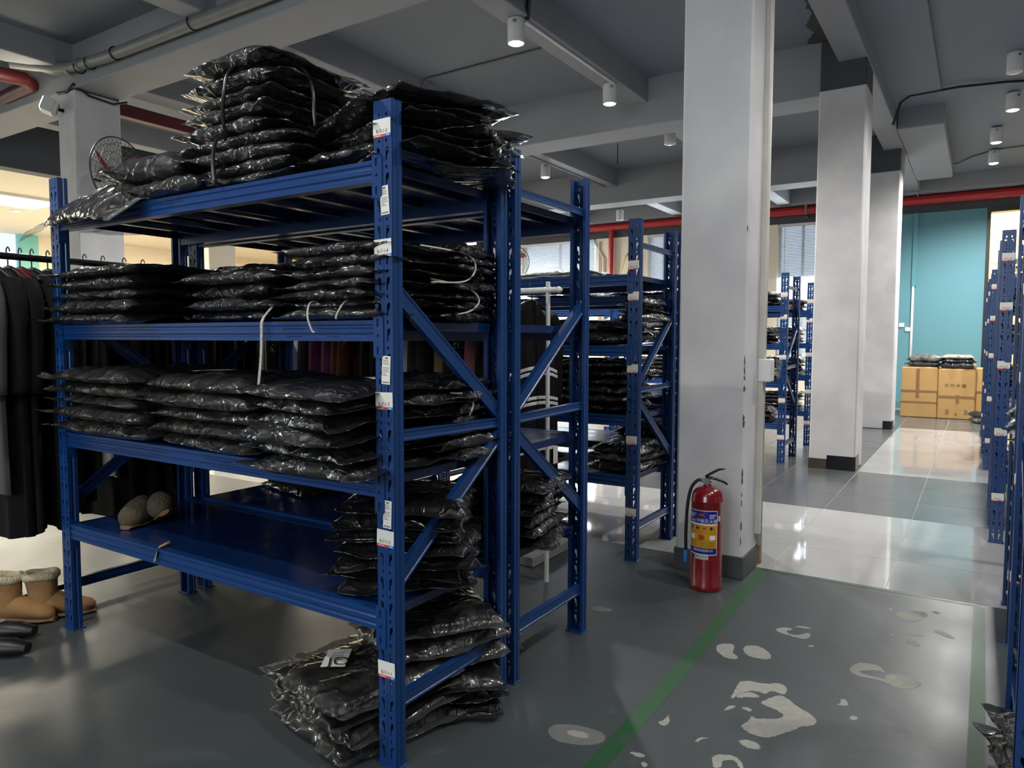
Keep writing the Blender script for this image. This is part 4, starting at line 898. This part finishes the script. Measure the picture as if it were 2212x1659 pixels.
def card(o, x, y, w_, h_, rot, lab):
    n = 8; P_ = [(h_*(i/n-.5), s_*w_) for i in range(n+1) for s_ in (-.5, 0, .5)]
    zs = [surface_z(o, x+a_, y) for a_ in (-.03, 0, .03)]; z0 = max(zs)
    vs = [(X_, Y_, .35*(Z_-z0)+.004) for X_, Y_, Z_ in drape(P_, o, x, y, rot, .004)]
    fs = [(3*i+j, 3*i+3+j, 3*i+4+j, 3*i+1+j) for i in range(n) for j in (0, 1)]
    b = MB().add(vs, fs); b.add([(a_, b_, c_-.001) for a_, b_, c_ in vs], [f[::-1] for f in fs])
    t_ = obj('swing_tag', b.mesh('swing_tag', True), PAPER, None, (x, y, z0)); tag(t_, lab, 'tag')
    c, q = math.cos(math.radians(rot)), math.sin(math.radians(rot)); pr = MB()
    for k in range(4):
        i = 2+k; m_ = vs[3*i+1]; d_ = Vector((-q, c, 0))
        for sg in (1,):
            A, B = Vector(vs[3*i]), Vector(vs[3*i+2]); C0 = A.lerp(B, .25); C1 = A.lerp(B, .75); u = Vector((c, q, 0))*.003; l_ = Vector((0, 0, .0012))
            pr.add([C0-u+l_, C1-u+l_, C1+u+l_, C0+u+l_], [(0, 1, 2, 3)])
    sub('print', pr.mesh('print'), INKG, t_); return t_
card(FLP[-1], 1.68, 1.79, .08, .13, 215, 'white swing tag on the mottled floor pile')
card(MIDP[-1], 1.69, 2.44, .08, .15, 100, 'white card on the mottled middle pile, shelf B-7-1-3')
card(FRP[-1], 1.70, 1.60, .07, .12, 60, 'pale tag on the front pile, shelf B-7-1-3')
card(FLAT, 2.67, 3.17, .1, .16, 80, 'white card on the flat bag lying alone')
vs, fs = text_geo('JOX', .05); dv = drape([(a, b) for a, b, _ in vs], FLP[-1], 1.655, 1.725, -50, .012)
jo = obj('bag_print', MB().add(dv, fs).mesh('bag_print'), INK, None, (1.655, 1.725, 0)); tag(jo, 'black printed letters JOX across the mottled floor bag', 'print')
b = MB().add([(0, 0, 0), (.03, -.01, .012), (.06, .01, .004), (.07, .03, .012), (.02, .02, .006)], [(0, 1, 4), (1, 2, 3, 4)]).add([(0, 0, 0), (.02, .02, .006), (-.012, .012, -.05), (-.014, -.004, -.045)], [(0, 1, 2, 3)])
tag(obj('torn_tape', b.mesh('torn_tape'), mat('old_tape', (150, 130, 104), .6), None, (1.588, 2.68, .484)), 'scrap of torn brown tape on the lowest beam', 'tape')
tag(MB().cbox(3.48, 3.9, 2.10, 2.2, 0, .06, .006).build('concrete_block', mat('block_grey', (128, 128, 126), .8, bump=.3, bscale=60)), 'pale grey block on the floor under the garment rail', 'block')

# ------------------------------------------------------------------ shoes
def loft(rings, nm, n=20):
    """rings: list of (center, half-x dir vec a, half dir vec b)"""
    b = MB(); vs = []
    for c, A, B in rings:
        c, A, B = Vector(c), Vector(A), Vector(B)
        for k in range(n):
            t = 2*math.pi*k/n; vs.append(c+A*math.cos(t)+B*math.sin(t))
    m = len(rings); fs = [(i*n+k, i*n+(k+1) % n, (i+1)*n+(k+1) % n, (i+1)*n+k) for i in range(m-1) for k in range(n)]
    fs += [tuple(range(n))[::-1], tuple(range((m-1)*n, m*n))]
    return b.add(vs, fs).mesh(nm, True, 60)
SUEDE = mat('tan_suede', (150, 112, 70), .9, bump=.25, bscale=120, var=.4, vscale=10, var_rgb=(122, 88, 54)); FUR = mat('cream_fleece', (214, 200, 164), .95, bump=1, bscale=160, bdist=.02); SOLE = mat('tan_sole', (120, 92, 62), .8)
def boot(x, y, rz, lab):
    o = empty('sheepskin_boot', (x, y, 0), rz); tag(o, lab, 'boot', 'pair of tan boots')
    f = [((-.085, 0, .05), .0, .0)]
    R_ = []
    for xx, zc, hw, hh in ((-.09, .06, .02, .03), (-.08, .065, .04, .045), (-.04, .075, .046, .06), (.02, .07, .045, .055), (.08, .056, .047, .042), (.13, .046, .045, .033), (.165, .04, .034, .026), (.18, .036, .014, .014)):
        R_.append(((xx, 0, zc), (0, hw, 0), (0, 0, hh)))
    sub('foot', loft(R_, 'foot'), SUEDE, o)
    sub('shaft', loft([((-.03, 0, .07), (.06, 0, 0), (0, .046, 0)), ((-.035, 0, .13), (.062, 0, 0), (0, .05, 0)), ((-.04, 0, .2), (.068, 0, 0), (0, .056, 0))], 'shaft'), SUEDE, o)
    sub('fleece_cuff', MB().tube([(-.04+.062*math.cos(a), .05*math.sin(a), .205+.004*math.sin(3*a)) for a in [2*math.pi*k/24 for k in range(24)]], .019, 10, closed=True).mesh('fleece_cuff', True), FUR, o)
    sub('sole', loft([((-.092, 0, .012), (0, .02, 0), (0, 0, .012)), ((-.07, 0, .013), (0, .044, 0), (0, 0, .013)), ((.05, 0, .013), (0, .045, 0), (0, 0, .013)), ((.13, 0, .013), (0, .047, 0), (0, 0, .013)), ((.183, 0, .012), (0, .02, 0), (0, 0, .012))], 'sole', 12), SOLE, o)
boot(1.50, 3.70, -1.0, 'tan sheepskin boot in front of its twin, at the picture edge'); boot(1.62, 3.62, -.62, 'tan sheepskin boot touching the rack leg')
def shoe(x, y, rz, lab):
    o = empty('black_clog', (x, y, 0), rz); tag(o, lab, 'shoe')
    sub('upper', loft([((-.11, 0, .035), (0, .015, 0), (0, 0, .02)), ((-.08, 0, .04), (0, .04, 0), (0, 0, .035)), ((.0, 0, .04), (0, .046, 0), (0, 0, .038)), ((.07, 0, .038), (0, .046, 0), (0, 0, .034)), ((.13, 0, .03), (0, .03, 0), (0, 0, .02))], 'upper'), BLACKC, o)
    sub('insole', loft([((-.09, 0, .075), (.03, 0, 0), (0, .02, 0)), ((-.04, 0, .079), (.05, 0, 0), (0, .03, 0))], 'insole'), mat('grey_insole', (120, 118, 110), .8), o)
shoe(1.28, 3.36, -.9, 'black clog half outside the picture'); shoe(1.38, 3.53, -.9, 'second black clog behind the first')
FUZZ = mat('taupe_fleece', (92, 80, 62), .95, bump=.9, bscale=190, bdist=.02, var=.35, vscale=60, var_rgb=(116, 102, 80))
def slipper(x, y, z, rz, lab, tilt=(0, 0)):
    o = empty('fluffy_slipper', (x, y, z)); o.rotation_euler = (tilt[0], tilt[1], rz); tag(o, lab, 'slipper', 'pair of fluffy slippers'); o.scale = (1.15,)*3
    sub('upper', loft([((-.02, 0, .045), (0, .045, 0), (0, 0, .048)), ((.0, 0, .05), (0, .05, 0), (0, 0, .055)), ((.05, 0, .046), (0, .054, 0), (0, 0, .05)), ((.095, 0, .038), (0, .048, 0), (0, 0, .04)), ((.12, 0, .032), (0, .03, 0), (0, 0, .024)), ((.13, 0, .03), (0, .01, 0), (0, 0, .01))], 'upper'), FUZZ, o)
    sub('heel', loft([((-.13, 0, .03), (0, .02, 0), (0, 0, .02)), ((-.11, 0, .035), (0, .042, 0), (0, 0, .032)), ((-.04, 0, .034), (0, .045, 0), (0, 0, .03)), ((-.0, 0, .035), (0, .045, 0), (0, 0, .03))], 'heel'), FUZZ, o)
    sub('sole', loft([((-.135, 0, .008), (0, .02, 0), (0, 0, .008)), ((-.1, 0, .009), (0, .042, 0), (0, 0, .009)), ((.07, 0, .009), (0, .05, 0), (0, 0, .009)), ((.13, 0, .008), (0, .02, 0), (0, 0, .008))], 'sole', 12), SOLE, o)
    sub('buckle', MB().tube([(-.045+.012*math.cos(a), -.045, .07+.012*math.sin(a)) for a in [2*math.pi*k/12 for k in range(12)]], .003, 6, closed=True).mesh('buckle', True), CHROME, o)
slipper(1.80, 3.14, .484, -2.6, 'fluffy taupe slipper lying flat on the low deck'); slipper(1.88, 3.08, .502, -2.2, 'fluffy taupe slipper leaning on its twin', (.5, -.25))

# ------------------------------------------------------------------ garments on rails
def cloth(name, rgb, rough=.9, spec=.2, **k): return mat('cloth_'+name, rgb, rough, spec=spec, bump=.25, bscale=220, **k)
CL = {'black': cloth('black', (13, 13, 14)), 'grey': cloth('grey', (92, 90, 86)), 'red': cloth('red', (120, 24, 28)), 'white': cloth('white', (200, 200, 204)), 'navy': cloth('navy', (16, 20, 34)), 'purple': cloth('purple', (112, 54, 88)), 'brown': cloth('brown', (88, 50, 26)), 'rust': cloth('rust', (92, 44, 34)), 'slate': cloth('slate', (64, 70, 76)), 'beige': cloth('beige', (150, 122, 84)), 'olive': cloth('olive', (58, 52, 42)), 'pink': cloth('pink', (176, 40, 84)), 'rose': cloth('rose', (176, 112, 116)), 'plum': cloth('plum', (52, 34, 40)), 'tan': cloth('tan', (190, 162, 118)), 'ivory': cloth('ivory', (206, 198, 180)), 'fur': mat('cloth_fur', (176, 160, 126), .95, bump=1, bscale=90, bdist=.03, var=.6, vscale=40, var_rgb=(110, 92, 66)), 'film': BAGS['black'], 'taupe': cloth('taupe', (120, 104, 86))}
ck = bpy.data.materials.new('cloth_gingham'); ck.use_nodes = True; kn = ck.node_tree; kt = kn.nodes.new('ShaderNodeTexChecker'); kt.inputs['Scale'].default_value = 40; kt.inputs['Color1'].default_value = (.02, .02, .025, 1); kt.inputs['Color2'].default_value = (.6, .48, .44, 1)
kc = kn.nodes.new('ShaderNodeTexCoord'); kn.links.new(kc.outputs['Object'], kt.inputs['Vector']); kn.links.new(kt.outputs['Color'], kn.nodes['Principled BSDF'].inputs['Base Color']); kn.nodes['Principled BSDF'].inputs['Roughness'].default_value = .9; CL['gingham'] = ck
def gshape(W, Ln, TH, seed, flare, pleat, t0=0, t1=1, off=0, skirt=False, rows=22, n=44):
    rr = np.random.RandomState(seed); ph = rr.rand(4)*6.3; b = MB(); vs = []
    for i in range(rows):
        t = t0+(t1-t0)*i/(rows-1)
        s = min(1, t/.11); s = s*s*(3-2*s)
        wv = (.09+(W-.09)*s) if not skirt else W*.55*(1+.9*t)
        wv *= 1+flare*max(0, t-.15)
        th = TH*(.35+.65*min(1, t*3))*(1+.5*flare*t)
        sag = .04*(1-s)*(0 if skirt else 1)
        for k in range(n):
            a = 2*math.pi*k/n; c, s_ = math.cos(a), math.sin(a)
            fx = wv/2*np.sign(c)*abs(c)**.75; fy = th/2*np.sign(s_)*abs(s_)**.6
            f = .010*min(1, t*1.5)*math.sin(5*a+ph[0])+.006*t*math.sin(9*a+ph[1]+t*2)+pleat*t*math.sin(16*a)
            zz = -t*Ln-(.05*s*(abs(c)**1.2)*(1 if not skirt else 0))*(1-t)+(.012*math.sin(2*a+ph[2]) if t > .98 else 0)
            L_ = math.hypot(fx, fy)+1e-6
            vs.append((fx*(1+off/L_), fy*(1+off/L_)+f*(1 if s_ >= 0 else -1)+(off if s_ >= 0 else -off)*.5, zz))
    fs = [(i*n+k, (i+1)*n+k, (i+1)*n+(k+1) % n, i*n+(k+1) % n) for i in range(rows-1) for k in range(n)]
    return b.add(vs, fs+[tuple(range(n))])
HANG = MB().tube(smooth_path([(0, 0, 0), (0, 0, -.02), (-.0, 0, -.035), (0, 0, -.05)], 3), .003, 6).tube(smooth_path([(.0, 0, -.05), (.0, 0, .0), (.012, 0, .026), (-.004, 0, .042), (-.02, 0, .03), (-.022, 0, .02)], 4), .003, 6).tube(smooth_path([(-.19, 0, -.115), (-.1, 0, -.075), (0, 0, -.05), (.1, 0, -.075), (.19, 0, -.115)], 3), .008, 6).mesh('hanger', True); HANG.materials.append(BLACKC)
_gs = [1]
def garment(x, y, zr, col, Ln, lab, W=.46, TH=.07, flare=.1, rot=0, pleat=0, skirt=False, sleeves=True, bands=(), tagz=None, cat='garment', group='clothes on the rails'):
    """rail height zr; rot 0 = width along X, so the rail runs along Y"""
    _gs[0] += 1; o = empty('hanging_garment', (x, y, zr), rot); tag(o, lab, cat, group)
    sub('garment_body', gshape(W, Ln, TH, _gs[0], flare, pleat, skirt=skirt).mesh('garment_body', True), CL[col], o, (0, 0, -.055))
    sub('hanger', HANG, None, o)
    if sleeves and not skirt:
        for s_ in (-1, 1):
            sub('sleeve', MB().tube(smooth_path([(s_*W*.36, 0, -.14), (s_*W*.5, .005, -.22), (s_*W*.55, .012, -.4), (s_*W*.55, .015, -.62)], 4), [.05, .05, .05, .05, .05, .05, .05, .047, .045, .044, .043, .042, .042][:13], 12).mesh('sleeve', True), CL[col], o)
    for a, b_ in bands: sub('white_stripe', gshape(W, Ln, TH, _gs[0], flare, pleat, a, b_, .003, skirt, rows=3).mesh('white_stripe', True), CL['white'], o, (0, 0, -.055))
    if tagz: sub('price_tag', MB().box(W*.3, W*.3+.05, -TH*.75, -TH*.75+.001, -tagz-.1, -tagz).mesh('price_tag'), PAPER, o)
    return o
def rail(label, p, q, zr, m, up_=True, low=None):
    o = empty('garment_rail', p); tag(o, label, 'clothes rail'); d = Vector(q)-Vector(p)
    sub('rail_bar', MB().tube([(0, 0, zr), (d.x, d.y, zr)], .016, 12).mesh('rail_bar', True, 60), m, o)
    for k, e in enumerate(((0, 0), (d.x, d.y))):
        sub('upright', MB().tube([(e[0], e[1], 0), (e[0], e[1], zr+.045)], .012, 10).mesh('upright', True, 60), m, o)
        if up_: sub('foot_bar', MB().tube([(e[0]-.2*(abs(d.y) > .1), e[1]-.2*(abs(d.x) > .1), .014), (e[0]+.2*(abs(d.y) > .1), e[1]+.2*(abs(d.x) > .1), .014)], .013, 8).mesh('foot_bar', True, 60), m, o)
        sg = -1 if k == 0 else 1; dn = d.normalized()*sg
        sub('finial', MB().tube([(e[0]+dn.x*a, e[1]+dn.y*a, zr) for a in (-.03, .02, .03, .035, .04, .05, .055, .065, .075, .085)], [.017, .017, .012, .016, .016, .011, .016, .018, .014, .004], 12).mesh('finial', True, 60), m, o)
    if low is not None: sub('lower_bar', MB().tube([(0, 0, low), (d.x, d.y, low)], .014, 10).mesh('lower_bar', True, 60), m, o)
    return o
DRK = mat('rail_black', (26, 24, 24), .35, spec=.5)
rail('black clothes rail at the end of rack B-7-1', (.95, 3.78, 0), (3.0, 3.78, 0), 1.685, DRK, low=.075)
rail('white clothes rail between racks B-7-1 and B-5-1', (3.32, 1.92, 0), (3.32, 5.8, 0), 1.565, PLASTW, False)
H = math.pi/2
A_ = [(1.405, 'grey', 1.0, 'grey wool coat outermost on the black rail', {}), (1.50, 'black', 1.22, 'long black coat beside the grey coat', {}), (1.56, 'black', 1.2, 'second long black coat on the black rail', {}), (1.61, 'red', .5, 'dark red top between black coats', dict(W=.38, sleeves=False)), (1.66, 'black', 1.2, 'third long black coat on the black rail', {}), (1.73, 'black', 1.15, 'fourth long black coat beside the rack leg', {}), (1.80, 'black', 1.1, 'black garment just behind the rack leg', {'W': .4}), (1.90, 'ivory', 1.0, 'pale pleated skirt seen under shelf B-7-1-3', dict(skirt=True, pleat=.008, W=.42)), (1.99, 'black', 1.25, 'black skirt with paper tag under shelf B-7-1-3', dict(tagz=1.05, sleeves=False)), (2.10, 'black', 1.25, 'straight black dress under shelf B-7-1-3', dict(sleeves=False)), (2.2, 'black', 1.22, 'last black dress seen behind the slippers', dict(sleeves=False)), (2.42, 'black', 1.0, 'black jacket on the black rail behind the piles', {}), (2.55, 'navy', 1.0, 'navy jacket on the black rail behind the piles', {}), (2.7, 'black', 1.0, 'black top at the inner end of the black rail', {})]
for x, c, L_, lab, k in A_: garment(x, 3.78, 1.685, c, L_, lab, rot=H, **k)
B_ = [(2.02, 'black', 1.15, 'long black dress with white stripes nearest the rail end', dict(bands=((.30, .315), (.325, .34), (.44, .455), (.465, .48), (.66, .675), (.685, .70), (.93, .945), (.955, .97)), tagz=.85, W=.5, TH=.07)),
      (2.13, 'black', 1.12, 'second black dress with striped hem', dict(bands=((.5, .515), (.525, .54), (.78, .795), (.805, .82)), W=.5)), (2.22, 'rose', .9, 'dusty pink garment behind the striped dresses', {}), (2.30, 'film', .85, 'garment in clear film behind the rear post', {}), (2.36, 'plum', .8, 'plum brown garment on the white rail', {}), (2.42, 'beige', .82, 'sand beige garment on the white rail', {}), (2.49, 'black', .84, 'black garment next to the sand beige one', {}), (2.55, 'olive', .8, 'dark olive garment on the white rail', {}), (2.61, 'olive', .82, 'second dark olive garment on the white rail', {}), (2.66, 'white', .8, 'white garment behind the diagonal brace', {}), (2.73, 'slate', .84, 'slate grey coat behind the diagonal brace', {}), (2.81, 'rust', .82, 'rust brown garment on the white rail', {}), (2.89, 'navy', .86, 'navy garment next to the rust brown one', {}), (2.97, 'black', .86, 'black garment hidden behind the tall post', {}),
      (3.04, 'brown', 1.15, 'long brown trousers behind the tall post', dict(sleeves=False, W=.36)), (3.11, 'pink', .6, 'bright pink top on the white rail', dict(W=.34, sleeves=False)), (3.16, 'brown', .84, 'brown garment beside the purple coat', {}), (3.21, 'brown', .84, 'second brown garment beside the purple coat', {}), (3.29, 'purple', .92, 'purple coat with wide hem on the white rail', dict(flare=.35, TH=.1)), (3.40, 'purple', .9, 'second purple garment on the white rail', dict(flare=.3, TH=.1)), (3.5, 'black', .88, 'black garment next to the purple coats', {}), (3.56, 'white', .85, 'white slip between dark garments', dict(flare=.3)), (3.62, 'navy', .78, 'navy top with pale cuffs', dict(bands=((.35, .38), (.4, .43)))), (3.69, 'olive', .84, 'dark brown garment on the white rail', {}), (3.75, 'film', .9, 'garment covered in crumpled clear film', dict(W=.5)), (3.85, 'white', .62, 'white blouse beside the film covered garment', {}), (3.93, 'black', .9, 'black garment behind the white blouse', {}), (4.03, 'black', .9, 'black garment farther along the white rail', {}), (4.15, 'fur', 1.05, 'shaggy cream fur coat', dict(TH=.12)), (4.28, 'black', 1.12, 'long black coat beside the fur coat', dict(TH=.09)), (4.42, 'tan', 1.0, 'tan ribbed knit near the shaggy fur coat', {}), (4.54, 'taupe', 1.1, 'taupe coat near the fur coat', {}), (4.66, 'black', 1.15, 'narrow black garment by the taupe coat', dict(W=.3)), (4.78, 'ivory', 1.0, 'ivory garment far along the white rail', {}), (4.95, 'rose', 1.2, 'long dusty pink garment far along the white rail', dict(sleeves=False, W=.36)), (5.1, 'black', 1.0, 'black garment far along the white rail', {}), (5.28, 'gingham', 1.2, 'black and pink gingham dress far along the white rail', dict(W=.36, sleeves=False)), (5.5, 'ivory', .95, 'ivory top beside the lime green tag', {})]
for y, c, L_, lab, k in B_: garment(3.32, y, 1.565, c, L_, lab, rot=0, **k)
tag(MB().box(3.12, 3.121, 5.28, 5.38, .36, .5).build('lime_tag', mat('lime_card', (190, 230, 20), .6)), 'lime green tag hanging below the ivory top', 'tag')

# ------------------------------------------------------------------ fire extinguisher
EX, EY = 3.70, 1.17; FACE = math.atan2(-EY, -EX)
o = empty('fire_extinguisher', (EX, EY, 0)); tag(o, 'red fire extinguisher standing against the white column', 'fire extinguisher')
REDX = mat('extinguisher_red', (116, 14, 24), .22, spec=.6, coat=.5)
sub('cylinder', MB().lathe([(.078, 0), (.082, .004), (.082, .028), (.0805, .031), (.0805, .462), (.0825, .466), (.0825, .474), (.0805, .478), (.079, .495), (.072, .515), (.058, .53), (.036, .54), (.022, .545), (.02, .552)], 40).mesh('cylinder', True, 50), REDX, o)
def wrap(pts_fs, r, mi=None):
    vs, fs = pts_fs; return [(r*math.cos(FACE+a/.0805), r*math.sin(FACE+a/.0805), z) for a, z, *_ in vs], fs
def patch(a0, a1, z0, z1, n=14): 
    vs = [(a0+(a1-a0)*i/n, z) for i in range(n+1) for z in (z0, z1)]; return vs, [(2*i, 2*i+2, 2*i+3, 2*i+1) for i in range(n)]
LAB = MB()
BLUEL = mat('label_royal_blue', (24, 30, 130), .35); YEL = mat('label_yellow', (196, 146, 20), .35)
def lp(a0, a1, z0, z1, r, mi): v, f = wrap(patch(a0, a1, z0, z1), r); LAB.add(v, f, mi)
def lt(s_, h_, a, z, r, mi, center=True):
    v, f = text_geo(s_, h_, center); v, f = wrap(([(x+a, y+z) for x, y, _ in v], f), r); LAB.add(v, f, mi)
A0, A1, R0 = -.112, .056, .0812
lp(A0, A1, .196, .428, R0, 0); lp(A0, A1-.003, .2, .425, R0+.0003, 1); lp(A0, A1-.003, .232, .352, R0+.0006, 2); lp(A0, A1-.003, .352, .36, R0+.0006, 0)
lt('干粉灭火器', .016, .0, .366, R0+.0009, 0); lt('ABC', .012, -.075, .366, R0+.0009, 0)
lt('消防设备有限公司', .0095, -.02, .215, R0+.0009, 0)
for k in range(3): lp(A0+.01, A0+.055-.01*k, .405-.008*k, .408-.008*k, R0+.0009, 0)
for k in range(3): lp(.012, .048-.006*k, .405-.008*k, .408-.008*k, R0+.0009, 0)
lp(-.045, -.015, .398, .412, R0+.0009, 4)
for k in range(4):
    a = -.092+k*.036; lp(a, a+.012, .328, .344, R0+.0009, (3, 1, 4, 3)[k]); lp(a+.014, a+.02, .33, .342, R0+.0009, 4)
for z in (.32, .31, .272): lp(A0+.006, A1-.006, z, z+.001, R0+.0009, 3)
for k in range(3): lp(-.095+.055*k, -.065+.055*k, .276, .3, R0+.0009, (0, 4, 0)[k]); 
for k in range(6): lp(A0+.012, A0+.06, .264-.005*k, .2655-.005*k, R0+.0009, 5); lp(-.03, .045, .264-.005*k, .2655-.005*k, R0+.0009, 5)
lp(-.06, .01, .172, .197, R0, 6); lp(-.052, -.045, .184, .192, R0+.0004, 3); 
for k in range(3): lp(-.035+.014*k, -.027+.014*k, .186, .190, R0+.0004, 5)
lp(.06, .078, .372, .4, R0, 6)
lm = LAB.mesh('instruction_label')
for mm in (INKW, BLUEL, YEL, INK, mat('label_orange', (170, 60, 30), .4), mat('ink_brown', (120, 84, 10), .5), mat('label_silver', (176, 176, 172), .4)): lm.materials.append(mm)
sub('instruction_label', lm, None, o)
vx, vy = math.cos(FACE), math.sin(FACE); rx, ry = -vy, vx      # viewer-right is (rx, ry) seen from the front
rx, ry = math.sin(FACE+math.pi), -math.cos(FACE+math.pi)
def loc_(a, f, z): return (rx*a+vx*f, ry*a+vy*f, z)
sub('valve', MB().tube([(0, 0, .545), (0, 0, .585)], .016, 14).tube([loc_(-.03, 0, .572), loc_(.02, 0, .572)], .011, 10).mesh('valve', True, 40), CHROME, o)
sub('pressure_gauge', MB().tube([loc_(-.008, .012, .572), loc_(-.008, .03, .572)], .017, 16).mesh('pressure_gauge', True, 40), CHROME, o)
sub('lever', MB().tube([loc_(-.012, 0, .592), loc_(.02, 0, .612), loc_(.055, 0, .632), loc_(.085, 0, .638)], [.006, .007, .007, .004], 8).mesh('lever', True), BLACKC, o)
sub('carry_handle', MB().tube([loc_(-.012, 0, .59), loc_(.04, 0, .582), (loc_(.075, 0, .572)), loc_(.1, 0, .556)], [.008, .007, .007, .005], 8).mesh('carry_handle', True), BLACKC, o)
sub('safety_pin', MB().tube([loc_(.02+.01*math.cos(t), .01, .592+.01*math.sin(t)) for t in [2*math.pi*k/12 for k in range(12)]], .0015, 5, closed=True).mesh('safety_pin', True), CHROME, o)
hp = smooth_path([loc_(-.025, 0, .572), loc_(-.05, 0, .57), loc_(-.082, 0, .53), loc_(-.1, .005, .44), loc_(-.106, .01, .3), loc_(-.105, .01, .2)], 6)
sub('hose', MB().tube(hp, .0085, 12).mesh('hose', True), BLACKC, o)
nz = sub('nozzle', MB().tube([loc_(-.105, .01, .2), loc_(-.105, .01, .19), loc_(-.105, .01, .185), loc_(-.105, .01, .135)], [.0085, .0085, .011, .0095], 12).mesh('nozzle', True, 40), mat('nozzle_blue', (30, 110, 180), .4), o)

# ------------------------------------------------------------------ cartons in front of the teal wall
CARD = mat('cardboard', (186, 148, 92), .75, bump=.15, bscale=8, var=.3, vscale=3, var_rgb=(168, 130, 76)); TAPE = mat('brown_packing_tape', (132, 96, 48), .25, coat=.4)
def carton(x, y, w_, d_, h_, lab, tape, marks=()):
    o = empty('carton', (x, y, 0)); tag(o, lab, 'box', 'cartons by the teal wall')
    sub('box_body', MB().cbox(0, d_, 0, w_, 0, h_, .015).mesh('box_body'), CARD, o)
    for z0, z1 in tape: sub('packing_tape', MB().box(-.0015, d_*.5, -.0015, w_+.0015, z0, z1).mesh('packing_tape'), TAPE, o)
    for y0, y1, z0, z1 in marks: sub('packing_tape', MB().box(-.003, 0, y0, y1, z0, z1).mesh('packing_tape'), TAPE, o)
    return o
carton(13.87, .565, .53, .55, .85, 'brown carton with horizontal tape beside the last column', ((.42, .46), (.24, .27)), ((.26, .31, .33, .82),))
bx = carton(13.87, .03, .53, .55, .83, 'brown carton with crossed tape and handwriting', ((.34, .385),), ((.22, .27, .26, .4), (.36, .41, .08, .16), (.24, .28, .06, .1), (.1, .145, .08, .16)))
v_, f_ = text_geo('印 印 中 国', .045); sub('handwriting', MB().add([(-.0035, .28-a, .53+b) for a, b, _ in v_], f_).mesh('handwriting'), INK, bx)
carton(14.45, -.14, .17, .45, .83, 'narrow side of a third carton behind the aisle rack', ((.4, .44),))
carton(14.45, .05, 1.0, .55, .82, 'rear carton hidden behind the taped pair', ())
pile(14.1, .78, .85, 2, .55, .5, .1, 'on the taped carton', 'char', 90, .02, 8, low=True, styles=['char', 'silver'])
pile(14.1, .3, .83, 3, .55, .5, .085, 'on the carton with handwriting', 'char', 86, .02, 8, low=True, styles=['char', 'navy', 'cream'])
pile(13.5, -.12, 0, 2, .4, .4, .09, 'on the floor beside the cartons', 'silver', 40, .02, 20, low=True, styles=['silver', 'black'])
CRB = mat('crate_blue', (22, 50, 170), .4)
for k in range(4):
    o = empty('plastic_crate', (12.9, 1.56, k*.22)); tag(o, f'blue slatted plastic crate between the columns, {ORD[k]} from the floor', 'crate', 'stacked blue crates')
    fr = MB().box(0, .5, 0, .35, 0, .02).box(0, .5, 0, .35, .19, .215)
    sub('crate_shell', fr.mesh('crate_shell'), CRB, o)
    for j in range(5): sub('slat', MB().box(.01, .49, .005, .345, .04+j*.03, .055+j*.03).mesh('slat'), CRB, o)
bpy.data.objects.remove(_to); 
print('TRIS', sum(len(p.vertices)-2 for m in bpy.data.meshes if m.users for p in m.polygons), 'OBJS', len(bpy.data.objects))
